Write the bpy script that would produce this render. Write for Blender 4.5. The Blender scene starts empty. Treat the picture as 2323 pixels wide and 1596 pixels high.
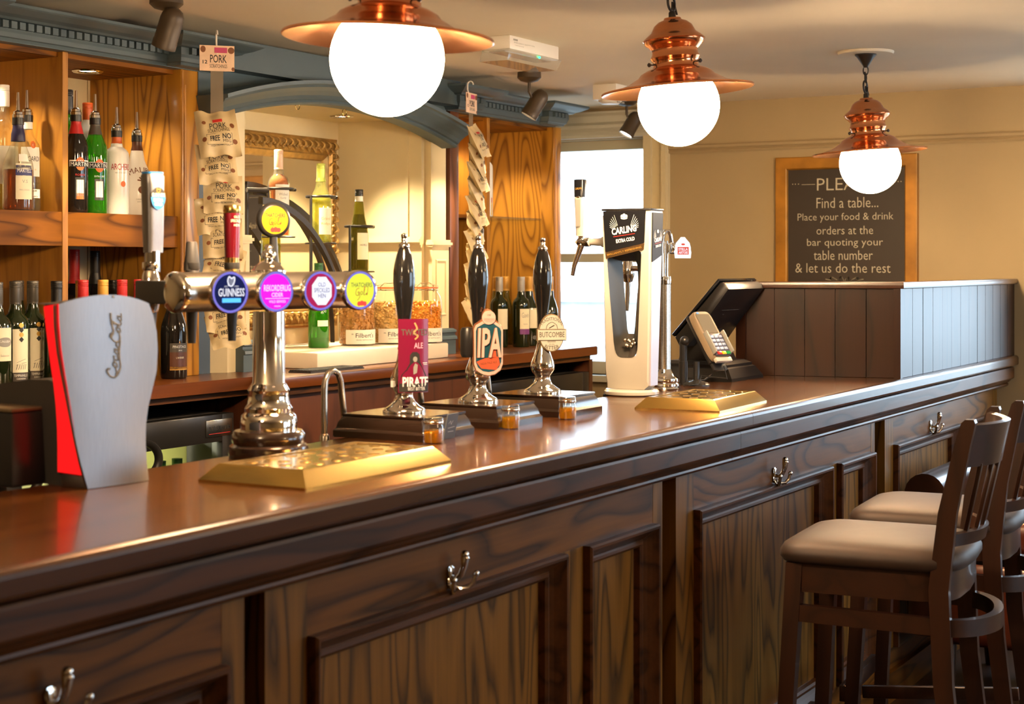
import bpy, bmesh, math, random
from math import sin, cos, pi, radians
from mathutils import Vector, Matrix

# ---------------------------------------------------------------- camera, sky, lights, exposure
# world axes: x runs along the bar away from the viewer, y points behind the bar, z is up
SC = bpy.context.scene
COL = SC.collection
EYE = 1.475
cam_d = bpy.data.cameras.new('camera')
cam = bpy.data.objects.new('camera', cam_d)
COL.objects.link(cam)
cam.location = (0, 0, EYE)
cam.rotation_euler = (radians(90), 0, radians(29.80 - 90))
cam_d.sensor_width = 36
cam_d.lens = 3682 / 2323 * 36
cam_d.shift_y = -(798 - 602) / 2323
cam_d.clip_start = 0.05
cam_d.dof.use_dof = True
cam_d.dof.focus_distance = 4.9
cam_d.dof.aperture_fstop = 6.3
SC.camera = cam

SC.view_settings.view_transform = 'Standard'
SC.view_settings.look = 'None'
SC.view_settings.gamma = 1
SC.view_settings.exposure = 1.5
SC.cycles.use_denoising = True
SC.cycles.max_bounces = 8
SC.cycles.transparent_max_bounces = 24
SC.cycles.caustics_reflective = False
SC.cycles.caustics_refractive = False
SC.cycles.sample_clamp_indirect = 6

SKY = 3.6                      # overcast daylight
GLOBE = 64.0                   # opal lamp globes
WARM = (1.0, 0.70, 0.40)
world = bpy.data.worlds.new('sky')
SC.world = world
world.use_nodes = True
bg = world.node_tree.nodes['Background']
bg.inputs[0].default_value = (0.66, 0.84, 1.0, 1)
bg.inputs[1].default_value = SKY

def lamp(name, kind, loc, energy, color, target=None, **kw):
    d = bpy.data.lights.new(name, kind)
    d.energy = energy
    d.color = color
    for k, v in kw.items():
        setattr(d, k, v)
    o = bpy.data.objects.new(name, d)
    COL.objects.link(o)
    o.location = loc
    if target is not None:
        o.rotation_euler = (Vector(target) - Vector(loc)).to_track_quat('-Z', 'Y').to_euler()
    return o

CEIL = 2.23
END = 6.97                     # the end wall
def portal(x0, y0, z0, x1, y1, z1, nrm):
    c = Vector(((x0 + x1) / 2, (y0 + y1) / 2, (z0 + z1) / 2))
    w = math.hypot(x1 - x0, y1 - y0)
    o = lamp('window_portal', 'AREA', c, 1, (1, 1, 1), c + Vector(nrm), shape='RECTANGLE', size=w, size_y=z1 - z0)
    o.data.cycles.is_portal = True
# window openings: (axis plane, from, to, sill, head)
WIN_END = [(3.263, 4.05, 0.95, 2.08), (-0.40, 1.45, 0.80, 2.06)]
WIN_FRONT = [(3.6, 4.9, 0.8, 2.05), (5.5, 6.7, 0.8, 2.05)]  # unseen windows, added to stand in for daylight from the customer side
FRONT = -2.6
for a, b, z0, z1 in WIN_END:
    portal(END + .1, a, z0, END + .1, b, z1, (-1, 0, 0))
for a, b, z0, z1 in WIN_FRONT:
    portal(a, FRONT - .1, z0, b, FRONT - .1, z1, (0, 1, 0))

# warm lamps set in the shelf ceilings, the alcove and the three ceiling spots
DOWN = (1.0, 0.80, 0.50)
lamp('shelf_downlight_lamp', 'SPOT', (3.69, 3.62, 2.085), 44, DOWN, (3.69, 3.58, 1.6), spot_size=radians(120), spot_blend=.7, shadow_soft_size=.025)
lamp('shelf_downlight_lamp', 'SPOT', (3.20, 3.62, 2.085), 44, DOWN, (3.22, 3.58, 1.6), spot_size=radians(120), spot_blend=.7, shadow_soft_size=.025)
lamp('alcove_downlight_lamp', 'SPOT', (5.09, 3.67, 2.035), 36, DOWN, (4.98, 3.42, 1.2), spot_size=radians(104), spot_blend=.7, shadow_soft_size=.03)
lamp('alcove_downlight_lamp', 'SPOT', (4.55, 3.67, 2.035), 28, DOWN, (4.60, 3.45, 1.2), spot_size=radians(104), spot_blend=.7, shadow_soft_size=.03)
lamp('shelf_downlight_lamp', 'SPOT', (6.1, 3.62, 2.075), 14, DOWN, (6.1, 3.58, 1.2), spot_size=radians(120), spot_blend=.7, shadow_soft_size=.025)
lamp('shelf_downlight_lamp', 'SPOT', (5.65, 3.62, 2.075), 10, DOWN, (5.65, 3.58, 1.2), spot_size=radians(120), spot_blend=.7, shadow_soft_size=.025)

# added warm point lights, out of view, to brighten the ceiling and room
for p in ((1.12, 1.72, 1.86), (2.6, -.9, 1.95), (5.2, -.9, 1.95)):
    lamp('added_room_light', 'POINT', p, 9, WARM, shadow_soft_size=.11)

# ---------------------------------------------------------------- materials
def srgb(r, g, b):
    f = lambda c: (c / 255 / 12.92) if c / 255 <= .04045 else ((c / 255 + .055) / 1.055) ** 2.4
    return (f(r), f(g), f(b), 1)

def nodes_of(name):
    m = bpy.data.materials.new(name)
    m.use_nodes = True
    nt = m.node_tree
    return m, nt, nt.nodes['Principled BSDF']

def plain(name, col, rough=.5, metal=0, spec=.5, noise=.0, nscale=40, bump=0, coat=0, emit=None, estr=0, aniso=0, stretch=None):
    m, nt, p = nodes_of(name)
    p.inputs['Roughness'].default_value = rough
    p.inputs['Metallic'].default_value = metal
    p.inputs['Specular IOR Level'].default_value = spec
    p.inputs['Coat Weight'].default_value = coat
    p.inputs['Coat Roughness'].default_value = .08
    if aniso:
        p.inputs['Anisotropic'].default_value = aniso
    col = tuple(col) if len(col) == 4 else (*col, 1)
    tc = nt.nodes.new('ShaderNodeTexCoord')
    mp = nt.nodes.new('ShaderNodeMapping')
    nt.links.new(tc.outputs['Object'], mp.inputs[0])
    if stretch:
        mp.inputs['Scale'].default_value = stretch
    nz = nt.nodes.new('ShaderNodeTexNoise')
    nz.inputs['Scale'].default_value = nscale
    nz.inputs['Detail'].default_value = 4
    nt.links.new(mp.outputs[0], nz.inputs['Vector'])
    if noise:
        r = nt.nodes.new('ShaderNodeValToRGB')
        a = tuple(c * (1 - noise) for c in col[:3]) + (1,)
        b = tuple(min(1, c * (1 + noise * .6)) for c in col[:3]) + (1,)
        r.color_ramp.elements[0].color = a
        r.color_ramp.elements[0].position = .3
        r.color_ramp.elements[1].color = b
        r.color_ramp.elements[1].position = .7
        nt.links.new(nz.outputs[0], r.inputs[0])
        nt.links.new(r.outputs[0], p.inputs['Base Color'])
    else:
        p.inputs['Base Color'].default_value = col
    if bump:
        b = nt.nodes.new('ShaderNodeBump')
        b.inputs['Strength'].default_value = bump
        b.inputs['Distance'].default_value = .003
        nt.links.new(nz.outputs[0], b.inputs['Height'])
        nt.links.new(b.outputs[0], p.inputs['Normal'])
    if emit is not None:
        p.inputs['Emission Color'].default_value = (*emit[:3], 1)
        p.inputs['Emission Strength'].default_value = estr
    return m

def wood(name, light, dark, axis='x', scale=3.0, rings=7.0, rough=.3, coat=0.0, fiber=.35, bump=.08, along=.16, coat_rough=.1, spec=.5):
    """flat-sawn grain: contour lines of noise stretched along the board, plus fine pores"""
    m, nt, p = nodes_of(name)
    N, L = nt.nodes.new, nt.links.new
    tc = N('ShaderNodeTexCoord')
    oi = N('ShaderNodeObjectInfo')
    add = N('ShaderNodeVectorMath'); add.operation = 'MULTIPLY_ADD'
    L(oi.outputs['Random'], add.inputs[0])
    add.inputs[1].default_value = (7.3, 5.1, 9.7)
    L(tc.outputs['Object'], add.inputs[2])
    def mapped(k, other=1.0):
        mp = N('ShaderNodeMapping')
        s = [other, other, other]
        s['xyz'.index(axis)] = k
        mp.inputs['Scale'].default_value = s
        L(add.outputs[0], mp.inputs[0])
        return mp
    n1 = N('ShaderNodeTexNoise'); n1.inputs['Scale'].default_value = scale; n1.inputs['Detail'].default_value = 1.5
    n1.inputs['Roughness'].default_value = .4; n1.inputs['Distortion'].default_value = .15
    L(mapped(along).outputs[0], n1.inputs['Vector'])
    mul = N('ShaderNodeMath'); mul.operation = 'MULTIPLY'; mul.inputs[1].default_value = rings
    L(n1.outputs[0], mul.inputs[0])
    fr = N('ShaderNodeMath'); fr.operation = 'FRACT'
    L(mul.outputs[0], fr.inputs[0])
    rp = N('ShaderNodeValToRGB')
    e = rp.color_ramp.elements
    e[0].position = 0; e[0].color = (0, 0, 0, 1)
    e[1].position = 1; e[1].color = (.1, .1, .1, 1)
    for pos, v in ((.16, .85), (.40, 1.0), (.70, .85), (.90, .35)):
        q = rp.color_ramp.elements.new(pos); q.color = (v, v, v, 1)
    L(fr.outputs[0], rp.inputs[0])
    n2 = N('ShaderNodeTexNoise'); n2.inputs['Scale'].default_value = 130; n2.inputs['Detail'].default_value = 3
    L(mapped(.03).outputs[0], n2.inputs['Vector'])
    mx = N('ShaderNodeMix'); mx.data_type = 'FLOAT'; mx.inputs[0].default_value = fiber
    L(rp.outputs[0], mx.inputs[2]); L(n2.outputs[0], mx.inputs[3])
    cm = N('ShaderNodeMix'); cm.data_type = 'RGBA'
    cm.inputs[6].default_value = dark; cm.inputs[7].default_value = light
    L(mx.outputs[0], cm.inputs[0])
    L(cm.outputs[2], p.inputs['Base Color'])
    p.inputs['Roughness'].default_value = rough
    p.inputs['Specular IOR Level'].default_value = spec
    p.inputs['Coat Weight'].default_value = coat
    p.inputs['Coat Roughness'].default_value = coat_rough
    b = N('ShaderNodeBump'); b.inputs['Strength'].default_value = bump; b.inputs['Distance'].default_value = .002
    L(mx.outputs[0], b.inputs['Height'])
    L(b.outputs[0], p.inputs['Normal'])
    return m

def thin_glass(name, tint=(1, 1, 1), body=0.0, bodycol=(1, 1, 1), fres=1.45, rough=.02):
    """a clear pane or bottle wall: straight-through light plus a fresnel reflection"""
    m = bpy.data.materials.new(name); m.use_nodes = True
    nt = m.node_tree; nt.nodes.clear()
    N, L = nt.nodes.new, nt.links.new
    out = N('ShaderNodeOutputMaterial')
    tr = N('ShaderNodeBsdfTransparent'); tr.inputs[0].default_value = (*tint, 1)
    gl = N('ShaderNodeBsdfGlossy'); gl.inputs[1].default_value = rough
    lw = N('ShaderNodeLayerWeight'); lw.inputs[0].default_value = .5
    pw = N('ShaderNodeMath'); pw.operation = 'POWER'; pw.inputs[1].default_value = 3
    L(lw.outputs['Facing'], pw.inputs[0])
    fr = N('ShaderNodeMath'); fr.operation = 'MULTIPLY_ADD'; fr.inputs[1].default_value = .75; fr.inputs[2].default_value = .06
    L(pw.outputs[0], fr.inputs[0])
    base = tr
    if body:
        df = N('ShaderNodeBsdfDiffuse'); df.inputs[0].default_value = (*bodycol, 1)
        tl = N('ShaderNodeBsdfTranslucent'); tl.inputs[0].default_value = (*bodycol, 1)
        m2 = N('ShaderNodeMixShader'); m2.inputs[0].default_value = .5
        L(df.outputs[0], m2.inputs[1]); L(tl.outputs[0], m2.inputs[2])
        m1 = N('ShaderNodeMixShader'); m1.inputs[0].default_value = body
        L(tr.outputs[0], m1.inputs[1]); L(m2.outputs[0], m1.inputs[2])
        base = m1
    mx = N('ShaderNodeMixShader')
    L(fr.outputs[0], mx.inputs[0]); L(base.outputs[0], mx.inputs[1]); L(gl.outputs[0], mx.inputs[2])
    L(mx.outputs[0], out.inputs[0])
    return m

def glow(name, col, strength):
    m = bpy.data.materials.new(name); m.use_nodes = True
    nt = m.node_tree; nt.nodes.clear()
    out = nt.nodes.new('ShaderNodeOutputMaterial')
    e = nt.nodes.new('ShaderNodeEmission')
    e.inputs[0].default_value = (*col[:3], 1); e.inputs[1].default_value = strength
    nt.links.new(e.outputs[0], out.inputs[0])
    return m

M = {}
# dark stained oak of the bar front
FL, FD = srgb(128, 80, 28), srgb(22, 13, 5)
M['front_x'] = wood('bar_oak_rail', FL, FD, 'x', 7, 11, .42, .06, .35, coat_rough=.2, spec=.2)
M['front_z'] = wood('bar_oak_panel', srgb(142, 96, 36), srgb(22, 15, 6), 'z', 9, 8, .44, .06, .35, coat_rough=.2, along=.13, spec=.2)
M['mould'] = wood('bar_oak_moulding', srgb(96, 56, 24), srgb(32, 18, 8), 'x', 10, 5, .40, .05, .4, coat_rough=.15, spec=.22)
M['slot'] = plain('painted_slot_shade', srgb(14, 8, 6), .7, spec=.2)  # near-black colour paints in the shade of the gaps between units
M['top'] = wood('varnished_bar_top', srgb(84, 46, 14), srgb(46, 24, 7), 'x', 5, 5, .26, .22, .5, spec=.3, bump=.03, coat_rough=.07)
M['backtop'] = wood('varnished_back_counter', srgb(116, 62, 26), srgb(62, 30, 11), 'x', 4, 5, .28, .15, .4, spec=.35, bump=.04)
OL, OD = srgb(190, 132, 46), srgb(104, 60, 14)
M['oak_x'] = wood('golden_oak_shelf', srgb(140, 84, 22), srgb(54, 28, 6), 'x', 7, 13, .5, .0, .25, spec=.12)
M['oak_z'] = wood('golden_oak_upright', OL, OD, 'z', 6, 17, .36, .12, .22, along=.16, spec=.3)
M['oak_fine'] = wood('golden_oak_plain', srgb(184, 126, 44), srgb(132, 82, 22), 'z', 14, 4, .4, .1, .5, spec=.35)
M['oak_dark'] = wood('dark_oak_post', srgb(120, 70, 40), srgb(60, 32, 22), 'z', 8, 6, .35, .3, .4)
M['cup_z'] = wood('cupboard_oak', srgb(104, 58, 34), srgb(58, 30, 18), 'z', 8, 6, .4, .2, .4)
M['screen'] = wood('dark_pine_boards', srgb(54, 27, 12), srgb(24, 12, 6), 'z', 6, 5, .38, .10, .4, bump=.02, coat_rough=.22, spec=.22)
M['screen_x'] = wood('dark_pine_cap', srgb(78, 42, 24), srgb(42, 21, 13), 'x', 6, 5, .3, .6, .4, bump=.03, coat_rough=.2)
M['stool_z'] = wood('stool_walnut_upright', srgb(58, 31, 17), srgb(32, 17, 10), 'z', 8, 4, .38, .25, .5, bump=.03)
M['stool_x'] = wood('stool_walnut_rail', srgb(58, 31, 17), srgb(32, 17, 10), 'x', 8, 4, .38, .25, .5, bump=.03)
M['blue'] = plain('grey_blue_paint', srgb(74, 90, 98), .45, noise=.06, nscale=9)
M['blue_dk'] = plain('deep_blue_paint', srgb(48, 66, 82), .45, noise=.06, nscale=9)
M['cream'] = plain('cream_panel_paint', srgb(220, 202, 160), .5, noise=.04, nscale=6)
M['wall'] = plain('warm_cream_wall', srgb(166, 144, 106), .75, noise=.05, nscale=3, bump=.1)
M['ceil'] = plain('ceiling_paint', srgb(238, 224, 200), .8, noise=.05, nscale=2.2, bump=.06)
M['trim'] = plain('cream_gloss_trim', srgb(206, 190, 152), .4, noise=.03)
M['winpaint'] = plain('grey_cream_window_paint', srgb(196, 190, 172), .4)
M['floor'] = wood('dark_floor_boards', srgb(70, 40, 24), srgb(30, 17, 11), 'x', 4, 5, .4, .2)
M['chrome'] = plain('polished_chrome', (.78, .76, .73), .07, 1)
M['brushed'] = plain('brushed_steel', (.29, .29, .31), .40, 1, noise=.10, nscale=30, stretch=(40, 40, 1.2))
M['satin'] = plain('satin_steel', (.52, .48, .42), .26, 1)
M['brass'] = plain('polished_brass', (.62, .43, .13), .2, 1, noise=.06, nscale=14)
M['brass_dk'] = plain('brass_slot', (.46, .31, .09), .3, 1)
M['copper'] = plain('polished_copper', (.80, .34, .16), .16, 1, noise=.08, nscale=10)
M['copper_in'] = plain('copper_inside', (.84, .40, .20), .22, 1)
M['black'] = plain('black_plastic', (.018, .017, .017), .32)
M['black_gloss'] = plain('black_lacquer', (.012, .011, .011), .09, coat=.5)
M['black_matt'] = plain('matt_black', (.03, .027, .025), .55)
M['iron'] = plain('black_iron', (.045, .038, .033), .42, .6)
M['bronze'] = plain('bronze_spotlight', srgb(72, 59, 44), .45, .2)
M['pumpbase'] = plain('black_stained_wood', srgb(44, 28, 20), .22, coat=.5, noise=.2, nscale=20)
M['white'] = plain('white_plastic', srgb(226, 220, 212), .35)
M['carl'] = plain('pearl_white_shell', srgb(190, 182, 170), .25, coat=.3)
M['carl_side'] = plain('lilac_white_shell', srgb(176, 168, 184), .25, coat=.3)
M['paper'] = plain('white_paper', srgb(240, 234, 220), .6)
M['ivory'] = plain('ivory_paper', srgb(236, 226, 196), .6)
M['kraft'] = plain('kraft_bag', srgb(196, 174, 132), .45, noise=.12, nscale=18)
M['silver_bag'] = plain('silver_foil', (.75, .74, .72), .3, .8)
M['ink'] = plain('black_ink', (.02, .018, .016), .6)
M['brown_ink'] = plain('brown_print', srgb(120, 70, 34), .6)
M['red_ink'] = plain('red_print', srgb(190, 40, 34), .5)
M['pink_ink'] = plain('pink_print', srgb(190, 60, 110), .5)
M['orange_ink'] = plain('orange_print', srgb(226, 110, 40), .5)
M['blue_ink'] = plain('navy_print', srgb(40, 48, 110), .5)
M['white_ink'] = plain('white_print', srgb(245, 243, 238), .5)
M['grey_ink'] = plain('grey_print', srgb(150, 146, 138), .5)
M['gold_ink'] = plain('gold_print', srgb(206, 160, 70), .35, .4)
M['cream_print'] = plain('chalk_paint', srgb(176, 168, 148), .8)
M['slate'] = plain('chalkboard_black', srgb(46, 36, 26), .6, noise=.12, nscale=5)
M['giltflat'] = plain('worn_gold_leaf', srgb(172, 118, 40), .40, .35, noise=.4, nscale=7)
M['gilt'] = plain('carved_gilt', srgb(172, 136, 76), .34, .55, noise=.25, nscale=40, bump=.3)
M['mirror'] = plain('mirror_glass', (.82, .78, .70), .02, 1)
M['stone'] = plain('pale_stone', srgb(240, 226, 204), .3, noise=.03, nscale=10)
M['suede'] = plain('brown_suede', srgb(46, 29, 19), .58, noise=.22, nscale=9, bump=.25)
M['suede'].node_tree.nodes['Principled BSDF'].inputs['Sheen Weight'].default_value = .04
M['leather'] = plain('dark_brown_leather', srgb(56, 30, 20), .28, noise=.2, nscale=25, bump=.2, coat=.3)
M['leather_red'] = plain('oxblood_leather', srgb(96, 44, 26), .3, noise=.2, nscale=25, bump=.2, coat=.3)
M['clear'] = thin_glass('clear_glass', (.94, .96, .92), .04, (.9, .92, .86))
M['pane'] = thin_glass('window_glass', (.98, .99, 1))
M['jarglass'] = thin_glass('jar_glass', (.95, .97, .94))
M['greenglass'] = thin_glass('bright_green_glass', (.16, .62, .05), .28, (.10, .55, .03))
M['oliveglass'] = thin_glass('olive_green_glass', (.50, .46, .06), .25, (.34, .32, .05))
M['paleglass'] = thin_glass('pale_green_glass', (.88, .90, .55), .12, (.8, .8, .4))
M['whitewine'] = thin_glass('white_wine', (.84, .80, .34), .15, (.75, .70, .2))
M['darkglass'] = plain('dark_green_bottle_glass', (.012, .018, .006), .06, coat=.4)
M['blackglass'] = plain('black_bottle_glass', (.010, .008, .007), .06, coat=.4)
M['cognac'] = thin_glass('cognac', (.56, .15, .01), .30, (.60, .18, .02))
M['rose'] = thin_glass('rose_wine', (.84, .40, .12), .30, (.80, .36, .12))
M['honey'] = thin_glass('honey', (.86, .50, .06), .28, (.80, .42, .04))
M['water'] = thin_glass('clear_spirit', (.93, .95, .90))
M['opal'] = plain('opal_white_glass', srgb(248, 244, 236), .2)
M['globe'] = glow('lit_opal_globe', WARM, GLOBE)
M['downlit'] = glow('lit_downlight', (1, .9, .7), 6)
M['nuts'] = plain('roast_peanuts', srgb(226, 180, 108), .5, noise=.25, nscale=60)
M['nuts_dk'] = plain('dark_roast_nuts', srgb(206, 146, 80), .5, noise=.3, nscale=60)
M['nuts_or'] = plain('orange_chilli_nuts', srgb(240, 156, 50), .5, noise=.25, nscale=60)
for k, c in dict(cap_white=(238, 232, 220), cap_red=(186, 40, 40), cap_gold=(212, 158, 70), cap_silver=(176, 170, 160), cap_grey=(84, 78, 70),
                 cap_black=(26, 24, 24), cap_green=(30, 96, 40), cap_lime=(196, 206, 96), cap_navy=(38, 36, 74), cap_pink=(226, 190, 160),
                 cap_yellow=(240, 190, 20), cap_brown=(92, 52, 34), cap_orange=(214, 96, 40)).items():
    M[k] = plain(k, srgb(*c), .35, .25 if k in ('cap_gold', 'cap_silver', 'cap_grey', 'cap_lime') else 0)

# ---------------------------------------------------------------- mesh building
def crisp(P, closed=True, d=.0005, least=.004):
    """extra points close to the ends of long runs, so that flats of a moulding shade flat"""
    out = []
    n = len(P)
    for i in range(n):
        p = P[i]
        out.append(p)
        if i == n - 1 and not closed: break
        q = P[(i + 1) % n]
        L = math.hypot(q[0] - p[0], q[1] - p[1])
        if L > least:
            k = d / L
            out.append((p[0] + (q[0] - p[0]) * k, p[1] + (q[1] - p[1]) * k))
            out.append((q[0] - (q[0] - p[0]) * k, q[1] - (q[1] - p[1]) * k))
    return out

class MB:
    def __init__(self):
        self.bm = bmesh.new()
    def _v(self, p): return self.bm.verts.new(p)
    def face(self, vs):
        try: return self.bm.faces.new(vs)
        except ValueError: return None
    def poly(self, pts):
        return self.face([self._v(p) for p in pts])
    def box(self, x0, x1, y0, y1, z0, z1, bev=0, seg=2):
        vs = [self._v((x, y, z)) for x in (x0, x1) for y in (y0, y1) for z in (z0, z1)]
        q = [(0, 1, 3, 2), (4, 6, 7, 5), (0, 4, 5, 1), (2, 3, 7, 6), (0, 2, 6, 4), (1, 5, 7, 3)]
        fs = [self.face([vs[i] for i in f]) for f in q]
        if bev:
            es = list({e for f in fs for e in f.edges})
            bmesh.ops.bevel(self.bm, geom=es, offset=bev, segments=seg, profile=.5, affect='EDGES')
        return self
    def obox(self, c, ax, ay, az, sx, sy, sz, bev=0):
        """box centred on c with unit axes ax, ay, az and half sizes"""
        c, ax, ay, az = Vector(c), Vector(ax).normalized(), Vector(ay).normalized(), Vector(az).normalized()
        vs = [self._v(c + ax * sx * i + ay * sy * j + az * sz * k) for i in (-1, 1) for j in (-1, 1) for k in (-1, 1)]
        q = [(0, 1, 3, 2), (4, 6, 7, 5), (0, 4, 5, 1), (2, 3, 7, 6), (0, 2, 6, 4), (1, 5, 7, 3)]
        fs = [self.face([vs[i] for i in f]) for f in q]
        if bev:
            es = list({e for f in fs for e in f.edges})
            bmesh.ops.bevel(self.bm, geom=es, offset=bev, segments=2, profile=.5, affect='EDGES')
        return self
    def bar(self, a, b, w, h, up=(0, 0, 1), bev=0):
        """rectangular bar from a to b, w across, h along up"""
        a, b = Vector(a), Vector(b)
        d = b - a
        L = d.length
        d.normalize()
        s = d.cross(Vector(up)).normalized()
        u = s.cross(d).normalized()
        return self.obox((a + b) / 2, d, s, u, L / 2, w / 2, h / 2, bev)
    def prism(self, pts, off, bev=0):
        """polygon pts (3d) extruded by vector off"""
        off = Vector(off)
        a = [self._v(Vector(p)) for p in pts]
        b = [self._v(Vector(p) + off) for p in pts]
        n = len(pts)
        fs = [self.face(a[::-1]), self.face(b)]
        for i in range(n):
            fs.append(self.face([a[i], a[(i + 1) % n], b[(i + 1) % n], b[i]]))
        if bev:
            es = list({e for f in fs[:2] if f for e in f.edges})
            bmesh.ops.bevel(self.bm, geom=es, offset=bev, segments=2, profile=.5, affect='EDGES')
        return self
    def loft(self, rings, closed=True, cap=True):
        R = [[self._v(p) for p in r] for r in rings]
        n = len(R[0])
        for i in range(len(R) - 1):
            for j in range(n if closed else n - 1):
                k = (j + 1) % n
                self.face([R[i][j], R[i][k], R[i + 1][k], R[i + 1][j]])
        if cap and closed:
            self.face(R[0][::-1]); self.face(R[-1])
        return self
    def lathe(self, prof, c=(0, 0, 0), n=32, axis=(0, 0, 1), cap=True):
        """profile of (radius, height) about an axis through c"""
        az = Vector(axis).normalized()
        ax = az.orthogonal().normalized()
        if abs(az.z) > .99: ax = Vector((1, 0, 0))
        ay = az.cross(ax)
        c = Vector(c)
        rows = []
        for r, h in prof:
            if r <= 1e-6:
                rows.append([self._v(c + az * h)])
            else:
                rows.append([self._v(c + az * h + (ax * cos(2 * pi * k / n) + ay * sin(2 * pi * k / n)) * r) for k in range(n)])
        for a, b in zip(rows, rows[1:]):
            for k in range(n):
                j = (k + 1) % n
                if len(a) == 1 and len(b) == 1: continue
                if len(a) == 1: self.face([a[0], b[k], b[j]][::-1])
                elif len(b) == 1: self.face([a[k], a[j], b[0]])
                else: self.face([a[k], a[j], b[j], b[k]])
        if cap:
            if len(rows[0]) > 1: self.face(rows[0][::-1])
            if len(rows[-1]) > 1: self.face(rows[-1])
        return self
    def tube(self, pts, r, n=10, closed=False, flat=1.0):
        pts = [Vector(p) for p in pts]
        m = len(pts)
        rs = r if isinstance(r, (list, tuple)) else [r] * m
        rings = []
        up = None
        for i, p in enumerate(pts):
            a = pts[(i - 1) % m] if (closed or i > 0) else p
            b = pts[(i + 1) % m] if (closed or i < m - 1) else p
            t = (b - a).normalized()
            if up is None:
                up = t.orthogonal().normalized()
            up = (up - t * up.dot(t))
            up = up.normalized() if up.length > 1e-6 else t.orthogonal().normalized()
            s = t.cross(up)
            rings.append([p + (up * cos(2 * pi * k / n) + s * sin(2 * pi * k / n) * flat) * rs[i] for k in range(n)])
        if closed:
            rings.append(rings[0])
            R = [[self._v(q) for q in g] for g in rings[:-1]]
            for i in range(m):
                for j in range(n):
                    k = (j + 1) % n
                    self.face([R[i][j], R[i][k], R[(i + 1) % m][k], R[(i + 1) % m][j]])
            return self
        return self.loft(rings)
    def ball(self, c, r, n=16, sz=1.0):
        k = max(6, n // 2)
        return self.lathe([(r * sin(pi * i / k), -r * sz * cos(pi * i / k)) for i in range(k + 1)], c, n, cap=False)
    def grid(self, f, nu, nv):
        V = [[self._v(f(i / nu, j / nv)) for j in range(nv + 1)] for i in range(nu + 1)]
        for i in range(nu):
            for j in range(nv):
                self.face([V[i][j], V[i + 1][j], V[i + 1][j + 1], V[i][j + 1]])
        return self
    def frame(self, u0, u1, z0, z1, prof, plane=lambda a, d, z: (a, d, z)):
        """mitred picture-frame moulding; prof = (inset, depth) steps"""
        R = []
        for ins, d in crisp(prof, False):
            R.append([self._v(plane(a, d, z)) for a, z in ((u0 + ins, z0 + ins), (u1 - ins, z0 + ins), (u1 - ins, z1 - ins), (u0 + ins, z1 - ins))])
        for a, b in zip(R, R[1:]):
            for j in range(4):
                k = (j + 1) % 4
                self.face([a[j], a[k], b[k], b[j]])
        return self
    def build(self, name, mat, parent=None, smooth=35, loc=None):
        bmesh.ops.recalc_face_normals(self.bm, faces=self.bm.faces)
        me = bpy.data.meshes.new(name)
        self.bm.to_mesh(me)
        self.bm.free()
        if smooth:
            me.shade_smooth()
            me.set_sharp_from_angle(angle=radians(smooth))
        me.materials.append(mat)
        o = bpy.data.objects.new(name, me)
        COL.objects.link(o)
        if parent is not None: o.parent = parent
        if loc is not None: o.location = loc
        return o

def tag(o, label, cat, group=None):
    o['label'] = label
    o['category'] = cat
    if group: o['group'] = group
    return o

def thing(name, label, cat, loc=(0, 0, 0), rz=0.0, group=None):
    o = bpy.data.objects.new(name, None)
    o.empty_display_size = .05
    COL.objects.link(o)
    o.location = loc
    o.rotation_euler = (0, 0, rz)
    return tag(o, label, cat, group)

def struct(o):
    o['kind'] = 'structure'
    return o

def copy_tree(o, parent=None):
    c = o.copy()
    COL.objects.link(c)
    if parent is not None: c.parent = parent
    for ch in list(o.children):
        copy_tree(ch, c)
    return c

# lettering: flat letters, made from the built-in font
_tx = {}
def _letters(s, bold=0.0, shear=0.0):
    key = (s, bold, shear)
    if key not in _tx:
        cu = bpy.data.curves.new('t', 'FONT')
        cu.body = s
        cu.align_x = 'CENTER'
        cu.align_y = 'CENTER'
        cu.resolution_u = 2
        cu.offset = bold
        cu.shear = shear
        ob = bpy.data.objects.new('t', cu)
        COL.objects.link(ob)
        dg = bpy.context.evaluated_depsgraph_get()
        me = bpy.data.meshes.new_from_object(ob.evaluated_get(dg))
        vs = [tuple(v.co) for v in me.vertices]
        fs = [tuple(p.vertices) for p in me.polygons]
        bpy.data.objects.remove(ob)
        bpy.data.curves.remove(cu)
        bpy.data.meshes.remove(me)
        xs = [v[0] for v in vs]; ys = [v[1] for v in vs]
        cx, cy = (min(xs) + max(xs)) / 2, (min(ys) + max(ys)) / 2
        w, h = max(xs) - min(xs), max(ys) - min(ys)
        _tx[key] = ([(v[0] - cx, v[1] - cy) for v in vs], fs, w, h)
    return _tx[key]

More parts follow.
